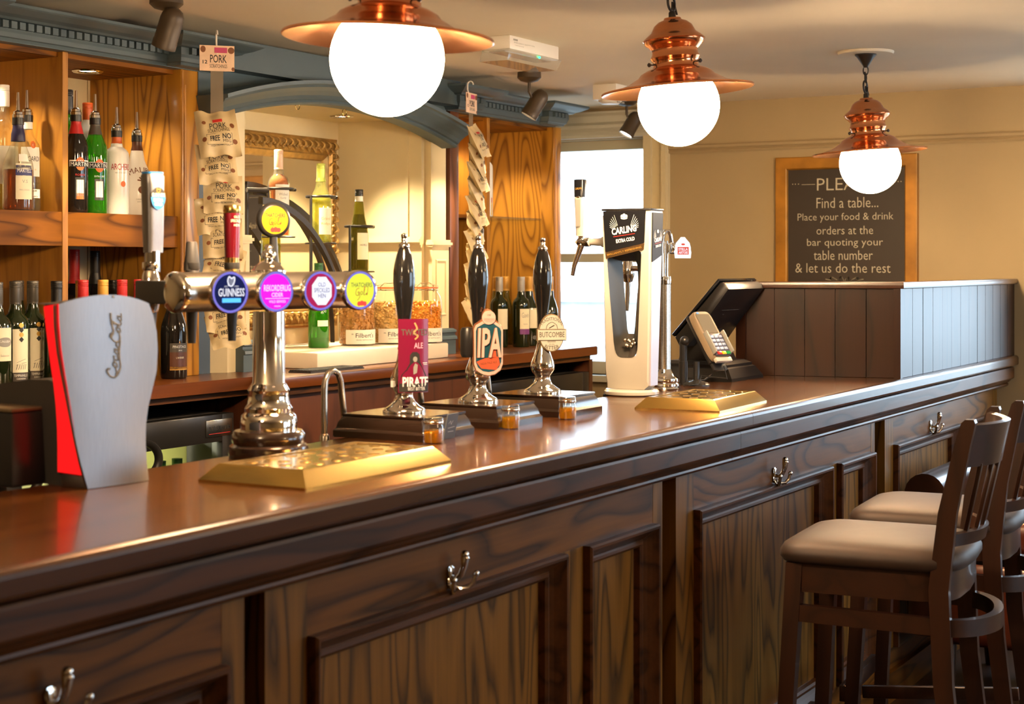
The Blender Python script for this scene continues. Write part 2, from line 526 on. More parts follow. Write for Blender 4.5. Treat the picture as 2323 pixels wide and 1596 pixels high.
class Lines:
    """several lines of lettering gathered into one mesh on a plane or round a cylinder"""
    def __init__(self): self.v = []; self.f = []
    def add(self, s, w, h=None, x=0.0, y=0.0, rot=0.0, bold=0.0, shear=0.0, arc=None):
        vs, fs, ww, hh = _letters(s, bold, shear)
        k = w / ww
        ky = h / hh if h else k
        n = len(self.v)
        c, sn = cos(rot), sin(rot)
        for a, b in vs:
            a, b = a * k, b * ky
            if arc:                     # bend the line round a circle of radius arc centred on (x, y)
                R = arc
                th = a / abs(R)
                r = abs(R) + (b if R > 0 else -b)
                self.v.append((x + r * sin(th), y + (r * cos(th) if R > 0 else -r * cos(th))))
            else:
                self.v.append((x + a * c - b * sn, y + a * sn + b * c))
        self.f += [tuple(i + n for i in q) for q in fs]
        return self
    def shape(self, pts):
        n = len(self.v)
        self.v += list(pts)
        self.f.append(tuple(range(n, n + len(pts))))
        return self
    def rect(self, x0, x1, y0, y1):
        m = max(1, int((x1 - x0) / .005))
        for k in range(m):
            a, b = x0 + (x1 - x0) * k / m, x0 + (x1 - x0) * (k + 1) / m
            self.shape([(a, y0), (b, y0), (b, y1), (a, y1)])
        return self
    def oval(self, x, y, rx, ry, n=28):
        m = max(6, int(rx / .0015))
        q = [pi * k / m for k in range(m + 1)]
        for a, b in zip(q, q[1:]):
            xa, xb, ya, yb = -rx * cos(a), -rx * cos(b), ry * sin(a), ry * sin(b)
            P = [(x + xa, y - ya), (x + xb, y - yb), (x + xb, y + yb), (x + xa, y + ya)]
            if a == 0: P = [P[0], P[1], P[2]]
            elif b == q[-1]: P = [P[0], P[1], P[3]]
            self.shape(P)
        return self
    def stroke(self, pts, w):
        P = [Vector((p[0], p[1])) for p in pts]
        for i in range(len(P) - 1):
            a, b = P[i], P[i + 1]
            d = (b - a)
            if d.length < 1e-9: continue
            d.normalize()
            nn = Vector((-d.y, d.x)) * w / 2
            a2, b2 = a - d * w * .25, b + d * w * .25
            self.shape([tuple(a2 - nn), tuple(b2 - nn), tuple(b2 + nn), tuple(a2 + nn)])
        return self
    def flat(self, name, mat, parent, O, facing, lift=.0006, tilt=0.0, roll=0.0):
        a = radians(facing)
        Nn = Vector((cos(a), sin(a), 0)); R = Vector((-sin(a), cos(a), 0)); U = Vector((0, 0, 1))
        if tilt:
            t = radians(tilt)
            U, Nn = U * cos(t) - Nn * sin(t), Nn * cos(t) + U * sin(t)
        if roll:
            t = radians(roll)
            R, U = R * cos(t) + U * sin(t), U * cos(t) - R * sin(t)
        O = Vector(O)
        return self._mk(name, mat, parent, [O + R * x + U * y + Nn * lift for x, y in self.v])
    def wrap(self, name, mat, parent, r, facing, z=0.0, lift=.0006, c=(0, 0)):
        a = radians(facing)
        rf = r if callable(r) else (lambda q: r)
        pts = []
        for x, y in self.v:
            q = rf(z + y)
            pts.append(Vector((c[0] + (q + lift) * cos(a + x / q), c[1] + (q + lift) * sin(a + x / q), z + y)))
        return self._mk(name, mat, parent, pts)
    def _mk(self, name, mat, parent, pts):
        me = bpy.data.meshes.new(name)
        me.from_pydata([tuple(p) for p in pts], [], self.f)
        me.materials.append(mat)
        o = bpy.data.objects.new(name, me)
        COL.objects.link(o)
        o.parent = parent
        return o

def patch(r, z0, z1, facing, half, lift=.0004, n=14, c=(0, 0)):
    """a paper label round a bottle"""
    a0 = radians(facing - half); a1 = radians(facing + half)
    rf = r if callable(r) else (lambda q: r)
    mb = MB()
    def f(i, j):
        z = z0 + (z1 - z0) * j
        q = rf(z) + lift
        a = a0 + (a1 - a0) * i
        return (c[0] + q * cos(a), c[1] + q * sin(a), z)
    return mb.grid(f, n, 6 if callable(r) else 1)
# ---------------------------------------------------------------- the room
BACK = 4.12
def wall_x(name, x0, x1, ya, yb, holes, mat):
    mb = MB()
    ys = ya
    for a, b, z0, z1 in sorted(holes):
        mb.box(x0, x1, ys, a, 0, CEIL)
        mb.box(x0, x1, a, b, 0, z0)
        mb.box(x0, x1, a, b, z1, CEIL)
        ys = b
    mb.box(x0, x1, ys, yb, 0, CEIL)
    return struct(mb.build(name, mat, smooth=0))
def wall_y(name, y0, y1, xa, xb, holes, mat):
    mb = MB()
    xs = xa
    for a, b, z0, z1 in sorted(holes):
        mb.box(xs, a, y0, y1, 0, CEIL)
        mb.box(a, b, y0, y1, 0, z0)
        mb.box(a, b, y0, y1, z1, CEIL)
        xs = b
    mb.box(xs, xb, y0, y1, 0, CEIL)
    return struct(mb.build(name, mat, smooth=0))

struct(MB().box(-2.4, END + .2, FRONT - .2, BACK + .2, -.1, 0).build('floor', M['floor'], smooth=0))
struct(MB().box(-2.4, END + .2, FRONT - .2, BACK + .2, CEIL, CEIL + .1).build('ceiling', M['ceil'], smooth=0))
wall_x('wall_end', END, END + .2, FRONT - .2, BACK + .2, WIN_END, M['wall'])
wall_x('wall_left', -2.4, -2.2, FRONT - .2, BACK + .2, [], M['wall'])
wall_y('wall_back', BACK, BACK + .2, -2.2, END, [], M['wall'])
wall_y('wall_front', FRONT - .2, FRONT, -2.2, END, WIN_FRONT, M['wall'])

def window_x(name, a, b, z0, z1, mid, deep=.09):
    """sash window in the end wall"""
    x = END + deep
    f = MB()
    w = .045
    f.box(x, x + .05, a, a + w, z0, z1).box(x, x + .05, b - w, b, z0, z1)
    f.box(x, x + .05, a + w, b - w, z0, z0 + .06).box(x, x + .05, a + w, b - w, z1 - w, z1)
    f.box(x - .012, x + .05, a + w, b - w, mid - .022, mid + .022)
    o = struct(f.build(name, M['winpaint'], smooth=0))
    MB().box(x + .02, x + .024, a + w, b - w, z0 + .06, mid - .02).build('pane', M['pane'], o, smooth=0)
    MB().box(x + .02, x + .024, a + w, b - w, mid + .02, z1 - w).build('pane', M['pane'], o, smooth=0)
    MB().box(END - .04, x, a - .03, b + .03, z0 - .03, z0).build('sill', M['winpaint'], o, smooth=0)
    return o
window_x('window_1', *WIN_END[0], 1.512)
window_x('window_2', *WIN_END[1], 1.45)
for i, (a, b, z0, z1) in enumerate(WIN_FRONT):
    f = MB()
    y = FRONT - .12
    for c in (a + .025, (a + b) / 2, b - .025):
        f.box(c - .025, c + .025, y - .03, y + .03, z0, z1)
    f.box(a, b, y - .03, y + .03, z0, z0 + .05).box(a, b, y - .03, y + .03, z1 - .05, z1)
    o = struct(f.build('window_%d' % (i + 3), M['winpaint'], smooth=0))
    MB().box(a, b, y - .002, y + .002, z0, z1).build('pane', M['pane'], o, smooth=0)

# casing and head moulding round the far window, and the picture rail
t = MB()
t.box(END - .03, END, 3.138, 3.255, .95, 2.085).box(END - .045, END, 3.141, 3.165, .951, 2.084).box(END - .05, END, 3.215, 3.2545, .951, 2.0845)
struct(t.build('trim_1', M['trim'], smooth=0))
t = MB()
prof = [(0, 2.085), (-.035, 2.085), (-.04, 2.10), (-.03, 2.115), (-.05, 2.13), (-.05, 2.145), (-.025, 2.16), (-.025, 2.19), (-.045, 2.20), (-.045, 2.21), (0, 2.21)]
t.prism([(END + a, 3.138, z) for a, z in prof], (0, BACK - 3.138, 0))
struct(t.build('trim_2', M['winpaint'], smooth=30))
t = MB()
prof = [(0, 1.998), (-.012, 1.998), (-.018, 2.006), (-.012, 2.014), (-.022, 2.020), (-.026, 2.03), (-.02, 2.037), (0, 2.037)]
t.prism([(END + a, 1.50, z) for a, z in prof], (0, 3.138 - 1.50, 0))
struct(t.build('trim_3', M['wall'], smooth=30))

# the pale yard outside the far window
yard = plain('pale_paving', srgb(150, 152, 150), .9, noise=.1)
struct(MB().box(END + .3, 30, -12, 14, -.3, -.2).build('ground', yard, smooth=0))
g = MB()
g.box(11.0, 11.25, 2.4, 9.0, -.2, 1.2).box(10.95, 11.3, 2.4, 9.0, 1.2, 1.27)
tag(g.build('garden_wall', plain('grey_stone_wall', srgb(176, 178, 176), .9, noise=.3, nscale=5), smooth=0), 'low grey stone wall in the yard outside the far window', 'wall')
g = thing('railing', 'pale metal railing in the yard seen through the far window', 'railing', (9.6, 4.6, -.2))
MB().tube([(0, -1.2, 1.15), (0, 2.0, 1.15)], .022).tube([(0, -1.2, .7), (0, 2.0, .7)], .016).build('rail', plain('pale_metal', srgb(170, 176, 178), .5), g)
for k in range(5):
    MB().tube([(0, -1.0 + k * .7, 0), (0, -1.0 + k * .7, 1.15)], .018).build('post', bpy.data.materials['pale_metal'], g)

# ---------------------------------------------------------------- the bar
BT = 1.10
top = thing('bar_worktop', 'long varnished brown wooden bar top with a rounded front edge', 'bar top', (0, 0, 0))
prof = [(2.08, 1.058), (2.08, 1.092), (2.074, 1.10), (1.556, 1.10), (1.550, 1.0992), (1.545, 1.0968), (1.5415, 1.0925), (1.540, 1.087), (1.540, 1.065), (1.5415, 1.0608), (1.545, 1.058), (1.550, 1.057)]
prof = crisp(prof)
for a, b in ((.1, 3.939), (3.9405, END - .002)):
    MB().prism([(a, y, z) for y, z in prof], (b - a, 0, 0)).build('section', M['top'], top, smooth=40)

bar = thing('bar_counter', 'dark oak panelled bar front beneath the varnished bar top', 'bar counter', (0, 0, 0))
MB().box(.1, END - .002, 1.70, 2.02, .0, 1.056).build('carcass', M['slot'], bar, smooth=0)
fas = [(1.70, 1.0565), (1.572, 1.0565), (1.572, 1.0515), (1.560, 1.049), (1.558, 1.044), (1.558, 1.006), (1.561, 1.001), (1.568, .999), (1.575, .993), (1.580, .986), (1.588, .983),
       (1.583, .980), (1.582, .975), (1.585, .970), (1.592, .967), (1.600, .966), (1.616, .965), (1.616, .960), (1.70, .960)]
fas = crisp(fas)
for a, b in ((.1, 3.90), (3.9012, END - .002)):
    MB().prism([(a, y, z) for y, z in fas], (b - a, 0, 0)).build('fascia_moulding', M['mould'], bar, smooth=25)
# (unit from, to, [panel openings])
UNITS = [(.35, 2.000, [(.52, .88), (1.22, 1.946)]),
         (2.052, 3.574, [(2.163, 3.055), (3.158, 3.521)]),
         (3.654, 5.263, [(3.763, 4.791), (4.871, 5.222)]),
         (5.375, END - .004, [(5.472, 6.331), (6.411, 6.90)])]
PZ0, PZ1 = .17, .862
ml = [(0, 1.630), (0, 1.612), (.004, 1.608), (.010, 1.609), (.014, 1.616), (.018, 1.622), (.026, 1.632), (.034, 1.640), (.038, 1.637), (.044, 1.636), (.050, 1.641), (.052, 1.655), (.055, 1.657)]
for a, b, pans in UNITS:
    MB().box(a + .001, b - .001, 1.63, 1.70, PZ1, .962).box(a + .001, b - .001, 1.63, 1.70, .10, PZ0).build('rail', M['front_x'], bar, smooth=0)
    edges = [a] + [e for p in pans for e in p] + [b]
    for k in range(0, len(edges), 2):
        MB().box(edges[k], edges[k + 1], 1.6295, 1.70, PZ0, PZ1 if k not in (0, len(edges) - 2) else .9618).build('stile', M['front_z'], bar, smooth=0)
    MB().box(a - .02, b + .02 if b < 6.9 else b, 1.612, 1.70, .0, .10).build('plinth', M['front_x'], bar, smooth=0)
    for p0, p1 in pans:
        pn = MB().box(p0, p1, 1.656, 1.70, PZ0, PZ1).build('panel', M['front_z'], bar, smooth=0)
        MB().frame(p0, p1, PZ0, PZ1, ml).build('panel_moulding', M['mould'], pn, smooth=25)

for a, b in ((2.0, 2.052), (3.574, 3.654), (5.263, 5.375)):
    MB().box(a - .004, b + .004, 1.672, 1.70, .10, .962).build('painted_slot_shade', M['slot'], bar, smooth=0)  # solid dark strip, its colour stands in for shade in the gap

# coat hooks screwed to the rail
def coat_hook(x, label, first=[]):
    if first:
        t = copy_tree(first[0]); t.location = (x, 1.6295, .885); t['label'] = label
        return t
    t = thing('coat_hook', label, 'hook', (x, 1.6295, .885), 0, 'chrome coat hooks along the bar front')
    MB().lathe([(.0, 0), (.010, 0), (.012, .003), (.008, .006), (0, .007)], (0, 0, -.008), 16, (0, -1, 0)).lathe([(0, 0), (.010, 0), (.011, .003), (0, .006)], (0, 0, .012), 16, (0, -1, 0)).obox((0, -.003, .0), (1, 0, 0), (0, 1, 0), (0, 0, 1), .008, .003, .02, .002).build('back_plate', M['chrome'], t)
    up = [(0, -.004, .0), (0, -.016, -.002), (0, -.026, .008), (0, -.032, .024), (0, -.034, .040), (0, -.033, .048)]
    MB().tube(up, [.0055, .006, .0062, .0068, .0088, .0055], 12).ball((0, -.0335, .046), .0085, 12).build('hook', M['chrome'], t)
    for s in (-1, 1):
        lo = [(0, -.005, -.014), (s * .012, -.014, -.022), (s * .026, -.024, -.022), (s * .036, -.031, -.012), (s * .040, -.034, .004)]
        MB().tube(lo, [.0055, .0048, .0046, .0046, .0046], 10).ball(lo[-1], .0068, 12).build('prong', M['chrome'], t)
    first.append(t)
    return t
coat_hook(1.589, 'double coat hook at the near end of the bar front, bottom left corner')
coat_hook(2.608, 'chrome coat hook on the wide panel below the brass tray beside the fountain tap')
coat_hook(4.327, 'chrome coat hook on the bar panel left of the nearest stool')
coat_hook(5.936, 'small chrome coat hook on the far bar panel beyond the stool back')

# boarded screen standing on the far end of the bar
scr = thing('boarded_screen', 'dark wood boarded screen with a cap rail on the far end of the bar', 'screen', (0, 0, 0))
S0, S1, S2 = Vector((5.213, 2.10, 0)), Vector((5.324, 1.558, 0)), Vector((END - .003, 1.556, 0))
def boards(a, b, n, inward, z0, z1):
    d = (b - a); L = d.length; d.normalize()
    nn = Vector(inward).normalized()
    mb = MB()
    rb = random.Random(n)
    for k in range(n):
        p, q = a + d * (L * k / n + .0018) + nn * rb.uniform(0, .0014), a + d * (L * (k + 1) / n - .0018) + nn * rb.uniform(0, .0014)
        pr = [p, q, q + nn * .016, p + nn * .016]
        mb.prism([(v.x, v.y, z0) for v in pr], (0, 0, z1 - z0), .0015)
    pr = [a + nn * .008, b + nn * .008, b + nn * .02, a + nn * .02]
    mb.prism([(v.x, v.y, z0) for v in pr], (0, 0, z1 - z0))
    return mb
sd = (S1 - S0).normalized()
inner = Vector((-sd.y, sd.x, 0))
boards(S0 + sd * .03, S1 - sd * .012, 5, inner, BT, 1.398).build('side_boards', M['screen'], scr, smooth=20)
boards(S1 + Vector((.01, 0, 0)), S2, 13, (0, 1, 0), BT, 1.398).build('front_boards', M['screen'], scr, smooth=20)
MB().box(S0.x - .004, S0.x + .03, S0.y - .035, S0.y - .001, BT, 1.398).build('end_post', M['screen'], scr)
MB().box(S1.x - .012, S1.x + .012, S1.y - .001, S1.y + .022, BT, 1.398).build('corner_post', M['screen'], scr)
pr = [S0 - inner * .012, S1 + Vector((-.012, -.012, 0)), S2 + Vector((0, -.012, 0)), S2 + Vector((0, .04, 0)), S1 + Vector((.04, .04, 0)), S0 + inner * .05]
MB().prism([(v.x, v.y, 1.398) for v in pr], (0, 0, .022), .004).build('cap_rail', M['screen_x'], scr)

# brass drip trays
def drip_tray(x, y, w, d, rz, label, h=.031):
    t = thing('drip_tray', label, 'drip tray', (x, y, BT), rz, 'brass drip trays on the bar')
    i = .026
    r = lambda a, z, k=0: [(-w / 2 + a, -d / 2 + a, z), (w / 2 - a, -d / 2 + a, z), (w / 2 - a, d / 2 - a, z), (-w / 2 + a, d / 2 - a, z)]
    MB().loft([r(0, 0), r(0, .004), r(i - .004, h - .003), r(i, h), r(i + .012, h), r(i + .016, h - .002)], True, False).build('rim', M['brass'], t, smooth=20)
    MB().box(-w / 2 + i + .014, w / 2 - i - .014, -d / 2 + i + .014, d / 2 - i - .014, 0, h - .002).build('plate', M['brass'], t)
    sl = MB()
    nx, ny = int((w - .1) / .05), 4
    for a in range(nx):
        for b in range(ny):
            cx = -w / 2 + .06 + a * (w - .12) / max(1, nx - 1); cy = -d / 2 + .06 + b * (d - .12) / (ny - 1)
            cx += .012 * (b % 2)
            sl.lathe([(.012, 0), (.010, .0012), (0, .0014)], (cx, cy, h - .0021), 14)
    sl.build('dimples', M['brass_dk'], t)
    return t
drip_tray(2.403, 1.757, .457, .232, 0, 'brass drip tray beside the tall fountain tap, nearest the viewer')
drip_tray(4.035, 1.722, .375, .235, radians(2.5), 'brass drip tray in front of the white and black beer tower')

# ---------------------------------------------------------------- bar stools and the leather armchair
def bar_stool(x, y, rz, label):
    t = thing('bar_stool', label, 'bar stool', (x, y, 0), rz, 'bar stools pulled up to the bar')
    W = .205
    # padded seat
    def se(a, b):
        return None
    rings = []
    SZ = .018
    def outline(k, z, n=40):
        pts = []
        for i in range(n):
            a = 2 * pi * i / n
            ca, sa = cos(a), sin(a)
            e = .32
            px = math.copysign(abs(ca) ** e, ca) * W * (1.03 + .04 * sa) * k
            py = math.copysign(abs(sa) ** e, sa) * .212 * k
            if sa < 0: py *= 1.0 + .10 * (1 - (px / (W * 1.07)) ** 2)
            pts.append((px, py - .018, z))
        return pts
    for k, z in ((.92, .740), (.98, .743), (1.01, .753), (1.01, .767), (.975, .780), (.90, .790), (.76, .798), (.52, .803), (.25, .805), (.02, .8055)):
        rings.append(outline(k, z + SZ))
    MB().loft(rings).build('seat', M['suede'], t, smooth=80)
    # apron
    ap = MB()
    o1 = outline(.93, .690); o2 = outline(.93, .760); i1 = outline(.84, .690); i2 = outline(.84, .760)
    ap.loft([i1, o1, o2, i2, i1], True, False).build('seat_rail', M['stool_x'], t, smooth=50)
    # legs: front pair straight, rear pair run up into the back
    for s in (-1, 1):
        MB().loft([[(s * .200 + a, .190 + b, 0) for a, b in ((-.017, -.017), (.017, -.017), (.017, .017), (-.017, .017))],
                   [(s * .176 + a, .148 + b, .758) for a, b in ((-.02, -.02), (.02, -.02), (.02, .02), (-.02, .02))]]).build('front_leg', M['stool_z'], t, smooth=20)
        rg = []
        for z, yy, xx, d in ((0, -.275, .20, .018), (.25, -.235, .19, .02), (.50, -.205, .185, .022), (.72, -.195, .184, .023), (.90, -.215, .186, .021), (1.06, -.250, .19, .018), (1.112, -.264, .192, .016), (1.12, -.267, .192, .010)):
            rg.append([(s * xx + a, yy + b, z) for a, b in ((-.015, -d), (.015, -d), (.015, d), (-.015, d))])
        MB().loft(rg).build('rear_leg', M['stool_z'], t, smooth=25)
    # bowed top rail, lower back rail and five slats
    def bow(z0, z1, y0, dep, th, x=.178, n=18):
        mb = MB()
        R = []
        for i in range(n + 1):
            a = -1 + 2 * i / n
            px = a * x; py = y0 - dep * (1 - a * a)
            tilt = .02 * (z1 - z0) / .1
            R.append([(px, py + th / 2, z0), (px, py - th / 2, z0), (px, py - th / 2 - tilt, z1 - .004), (px, py - tilt, z1), (px, py + th / 2 - tilt, z1 - .004)])
        return mb.loft(R)
    bow(1.005, 1.108, -.236, .062, .020).build('top_rail', M['stool_x'], t, smooth=40)
    bow(.818, .852, -.205, .055, .020).build('lower_rail', M['stool_x'], t, smooth=40)
    for k in range(5):
        a = -.62 + k * .31
        ya = -.205 - .055 * (1 - a * a) - .004; yb = -.240 - .062 * (1 - a * a)
        MB().bar((a * .175, ya, .848), (a * .178, yb, 1.012), .024, .010, (0, 1, 0), .002).build('slat', M['stool_z'], t)
    # ring stretcher and foot rests
    rp = []
    ring = MB()
    n = 30
    R = []
    for i in range(n + 1):
        q = i / n
        if q < .2: px, py = -.186, .15 - (q / .2) * .36
        elif q > .8: px, py = .186, .15 - ((1 - q) / .2) * .36
        else:
            a = pi + (q - .2) / .6 * pi
            px, py = .186 * cos(a), -.19 + .11 * sin(a)
        z = .638 - .012 * min(q, 1 - q) * 2
        R.append((px, py, z))
    rings = []
    for i, p in enumerate(R):
        a = Vector(R[max(0, i - 1)]); b = Vector(R[min(n, i + 1)])
        tt = (b - a); tt.z = 0; tt.normalize()
        s2 = Vector((tt.y, -tt.x, 0))
        p = Vector(p)
        rings.append([p + s2 * .011 + Vector((0, 0, .02)), p - s2 * .011 + Vector((0, 0, .02)), p - s2 * .011 - Vector((0, 0, .02)), p + s2 * .011 - Vector((0, 0, .02))])
    ring.loft(rings).build('ring_stretcher', M['stool_x'], t, smooth=30)
    MB().bar((-.20, .20, .30), (.20, .20, .30), .02, .045, bev=.003).build('foot_rest', M['stool_x'], t)
    MB().bar((0, .19, .26), (0, -.24, .30), .02, .035, bev=.003).build('cross_stretcher', M['stool_z'], t)
    return t
s1 = bar_stool(3.945, 1.226, radians(5), 'bar stool nearest the viewer, with suede seat and slatted back')
for x, y, rz, lab in ((4.535, 1.245, 5, 'second bar stool from the viewer, its suede seat behind the nearest one'),):
    c = copy_tree(s1)
    c.location = (x, y, 0); c.rotation_euler = (0, 0, radians(rz)); c['label'] = lab

arm = thing('leather_armchair', 'dark leather armchair with a rolled arm behind the bar stools', 'armchair', (5.80, 1.15, 0), radians(0))
MB().box(-.36, .36, -.30, .36, .20, .50, .05, 4).build('seat_base', M['leather_red'], arm, smooth=60)
MB().box(-.24, .34, -.28, .20, .50, .62, .045, 4).build('seat_cushion', M['leather_red'], arm, smooth=60)
for y in (.37, -.37):
    MB().box(-.36, .36, y - .06, y + .06, .22, .66, .03, 3).tube([(-.33, y, .70), (.34, y, .70)], .07, 20).build('arm', M['leather'], arm, smooth=60)
bk = MB()
def bf(i, j):
    yy = -.24 + .48 * i; zz = .5 + .42 * j
    bulge = .02 * abs(sin(pi * 4 * i)) * abs(sin(pi * 3 * j))
    return (.24 + .10 * j - bulge - .03, yy, .5 + .36 * j)
bk.grid(bf, 24, 18)
bk.box(.26, .40, -.25, .25, .22, .875, .05, 4)
bk.build('backrest', M['leather_red'], arm, smooth=60)
for x in (-.3, .3):
    for y in (-.3, .3):
        MB().lathe([(.018, 0), (.028, .1), (.03, .2)], (x, y, 0), 14).build('foot', M['stool_z'], arm)
# ---------------------------------------------------------------- back bar
KT = 1.127                     # back counter top
FS = 3.44                      # shelf front plane
BS = 3.815                     # shelf back
SH = 1.629                     # upper shelf top
CB, CT = 2.092, 2.170          # cornice

bc = thing('back_counter', 'varnished wooden counter along the back bar, stepping forward under the arch', 'counter', (0, 0, 0))
pl = [(2.0, 3.235), (4.03, 3.235), (4.03, 3.13), (5.395, 3.13), (5.395, 3.165), (6.27, 3.165), (6.45, 3.40), (6.45, 3.86), (2.0, 3.86)]
MB().prism([(x, y, KT - .038) for x, y in pl], (0, 0, .038), .006).build('worktop', M['backtop'], bc, smooth=30)
pl2 = [(2.0, 3.262), (4.05, 3.262), (4.05, 3.155), (5.375, 3.155), (5.375, 3.19), (6.25, 3.19), (6.42, 3.41), (6.42, 3.84), (2.0, 3.84)]
MB().prism([(x, y, KT - .060) for x, y in pl2], (0, 0, .0215)).build('underlip', M['mould'], bc, smooth=0)
cb = MB()
cb.box(4.045, 5.385, 3.20, 3.84, 0, KT - .06)
cb.box(2.0, 3.04, 3.30, 3.84, 0, KT - .06)
cb.box(3.04, 4.045, 3.80, 3.86, 0, KT - .06).box(5.385, 6.30, 3.80, 3.86, 0, KT - .06).box(6.30, 6.33, 3.22, 3.80, 0, KT - .06)
cb.build('cupboard', M['cup_z'], bc, smooth=0)
MB().box(4.06, 5.37, 3.182, 3.1995, .90, KT - .062).build('drawer_front', M['cup_z'], bc)
for a, b in ((4.06, 4.70), (4.73, 5.37)):
    MB().box(a, b, 3.184, 3.1995, .10, .885, .004).build('door', M['cup_z'], bc)

# cabinets with open shelves either side of the arch
def dentil_cornice(parent, runs):
    """runs of (x0, y0, x1, y1) fronts; the moulding projects towards the bar"""
    pf = [(0, CB), (-.012, CB), (-.016, CB + .008), (-.022, CB + .010), (-.026, CB + .022), (-.030, CB + .030), (-.030, CB + .052), (-.045, CB + .054), (-.052, CB + .060),
          (-.070, CB + .066), (-.086, CB + .074), (-.094, CB + .078), (-.098, CB + .082), (-.098, CB + .090), (0, CB + .090)]
    pts = runs
    pf = crisp(pf, False)
    R = []
    n = len(pts)
    for i, p in enumerate(pts):
        p = Vector((p[0], p[1], 0))
        nn = Vector((0, 0, 0))
        ns = []
        for a, b in ((i - 1, i), (i, i + 1)):
            if 0 <= a and b < n:
                d = Vector((pts[b][0] - pts[a][0], pts[b][1] - pts[a][1], 0)).normalized()
                ns.append(Vector((-d.y, d.x, 0)))
        if len(ns) == 1: off = ns[0]
        else: off = (ns[0] + ns[1]) / (1 + ns[0].dot(ns[1]))
        R.append([p + off * a + Vector((0, 0, z)) for a, z in pf])
    MB().loft(R).build('cornice', M['blue'], parent, smooth=25)
    for i in range(n - 1):
        dm = MB()
        a = Vector((*pts[i], 0)); b = Vector((*pts[i + 1], 0))
        d = b - a; L = d.length; d.normalize()
        nn = Vector((d.y, -d.x, 0))
        k = max(1, int(L / .030))
        for j in range(k):
            c = a + d * ((j + .5) * L / k) + nn * .034 + Vector((0, 0, CB + .0415))
            dm.obox(c, d, nn, (0, 0, 1), .0105, .0085, .0098)
        if L > .06: dm.build('dentils', M['blue'], parent, smooth=0)
        else: dm.bm.free()

def bays(parent, x0, divs, x1, shelf=True):
    # white boarded back
    b = MB()
    w = .105
    k = int((x1 - x0) / w) + 1
    for i in range(k):
        a = x0 + i * w
        e = min(x1, a + w - .004)
        if e > a: b.box(a, e, BS, BS + .018, KT, CB - .002)
    b.box(x0, x1, BS + .006, BS + .024, KT, CB - .002)
    b.build('back_boards', M['trim'], parent, smooth=0)
    MB().box(x0, x1, FS + .02, BS, CB - .016, CB - .002).build('top_board', M['oak_x'], parent, smooth=0)
    for a, c in divs:
        MB().box(a, c, FS, BS, KT, CB - .002, .0015).build('upright', M['oak_fine'], parent, smooth=0)

lc = thing('shelf_cabinet', 'golden oak shelf cabinet with blue dentil cornice, left of the arch', 'shelf unit', (0, 0, 0))
bays(lc, 2.0, [(2.74, 2.762), (3.407, 3.429)], 3.90)
for a, b in ((2.0, 2.74), (2.762, 3.407), (3.429, 3.898)):
    MB().box(a, b, FS + .004, BS, SH - .022, SH).build('shelf', M['oak_x'], lc, smooth=0)
    MB().box(a, b, FS + .002, FS + .026, SH - .098, SH + .0005, .0015).build('shelf_edge', M['oak_x'], lc, smooth=0)
MB().box(3.90, 3.925, FS + .002, BS, KT, CB).build('side_panel', M['oak_z'], lc, smooth=0)
MB().box(3.899, 3.985, FS - .012, FS + .05, KT, CB, .003).build('pilaster', M['oak_z'], lc)
MB().tube([(3.915, FS - .012, KT + .12), (3.915, FS - .012, CB - .05)], .0065, 10).tube([(3.905, FS - .0115, KT + .005), (3.905, FS - .0115, CB - .005)], .004, 8).build('bead', M['oak_fine'], lc)
dentil_cornice(lc, [(2.0, FS - .065), (2.98, FS - .065), (2.98, FS - .008), (3.835, FS - .008), (3.835, FS - .065), (4.03, FS - .065), (4.03, FS + .0)])
MB().box(2.0, 4.03, FS - .02, FS + .06, CB - .002, CB + .09).box(3.84, 4.03, FS - .06, FS - .02, CB, CB + .088).build('cornice_board', M['blue'], lc, smooth=0)

rc = thing('shelf_cabinet', 'golden oak shelf cabinet with blue dentil cornice, between arch and window', 'shelf unit', (0, 0, 0))
bays(rc, 5.56, [(5.798, 5.822)], 6.356)
MB().box(5.822, 6.356, FS + .05, BS, SH + .047, SH + .055).build('glass_shelf', M['clear'], rc, smooth=0)
MB().box(5.56, 5.798, FS + .03, BS, SH + .04, SH + .055).build('shelf', M['oak_x'], rc, smooth=0)
MB().box(6.356, 6.38, FS + .002, BS, KT, CB).build('side_panel', M['oak_z'], rc, smooth=0)
MB().box(6.355, 6.43, FS - .012, FS + .05, KT, CB, .003).build('pilaster', M['oak_z'], rc)
MB().tube([(6.37, FS - .012, KT + .12), (6.37, FS - .012, CB - .05)], .0065, 10).build('bead', M['oak_fine'], rc)
MB().box(6.38, 6.43, FS + .05, BS, KT, CB).build('end_panel', M['oak_z'], rc, smooth=0)
MB().box(5.490, 5.556, FS - .012, FS + .05, KT, CB, .003).build('pilaster', M['oak_dark'], rc)
MB().box(5.50, 5.556, FS + .05, BS, KT, CB).build('side_panel', M['oak_z'], rc, smooth=0)
dentil_cornice(rc, [(5.46, FS + .0), (5.46, FS - .065), (5.60, FS - .065), (5.60, FS - .008), (6.22, FS - .008), (6.22, FS - .050), (6.345, FS - .050), (6.345, FS + .04)])
MB().box(5.46, 6.36, FS - .02, FS + .06, CB - .002, CB + .09).box(5.46, 5.60, FS - .06, FS - .02, CB, CB + .088).box(6.22, 6.345, FS - .048, FS - .02, CB, CB + .088).build('cornice_board', M['blue'], rc, smooth=0)

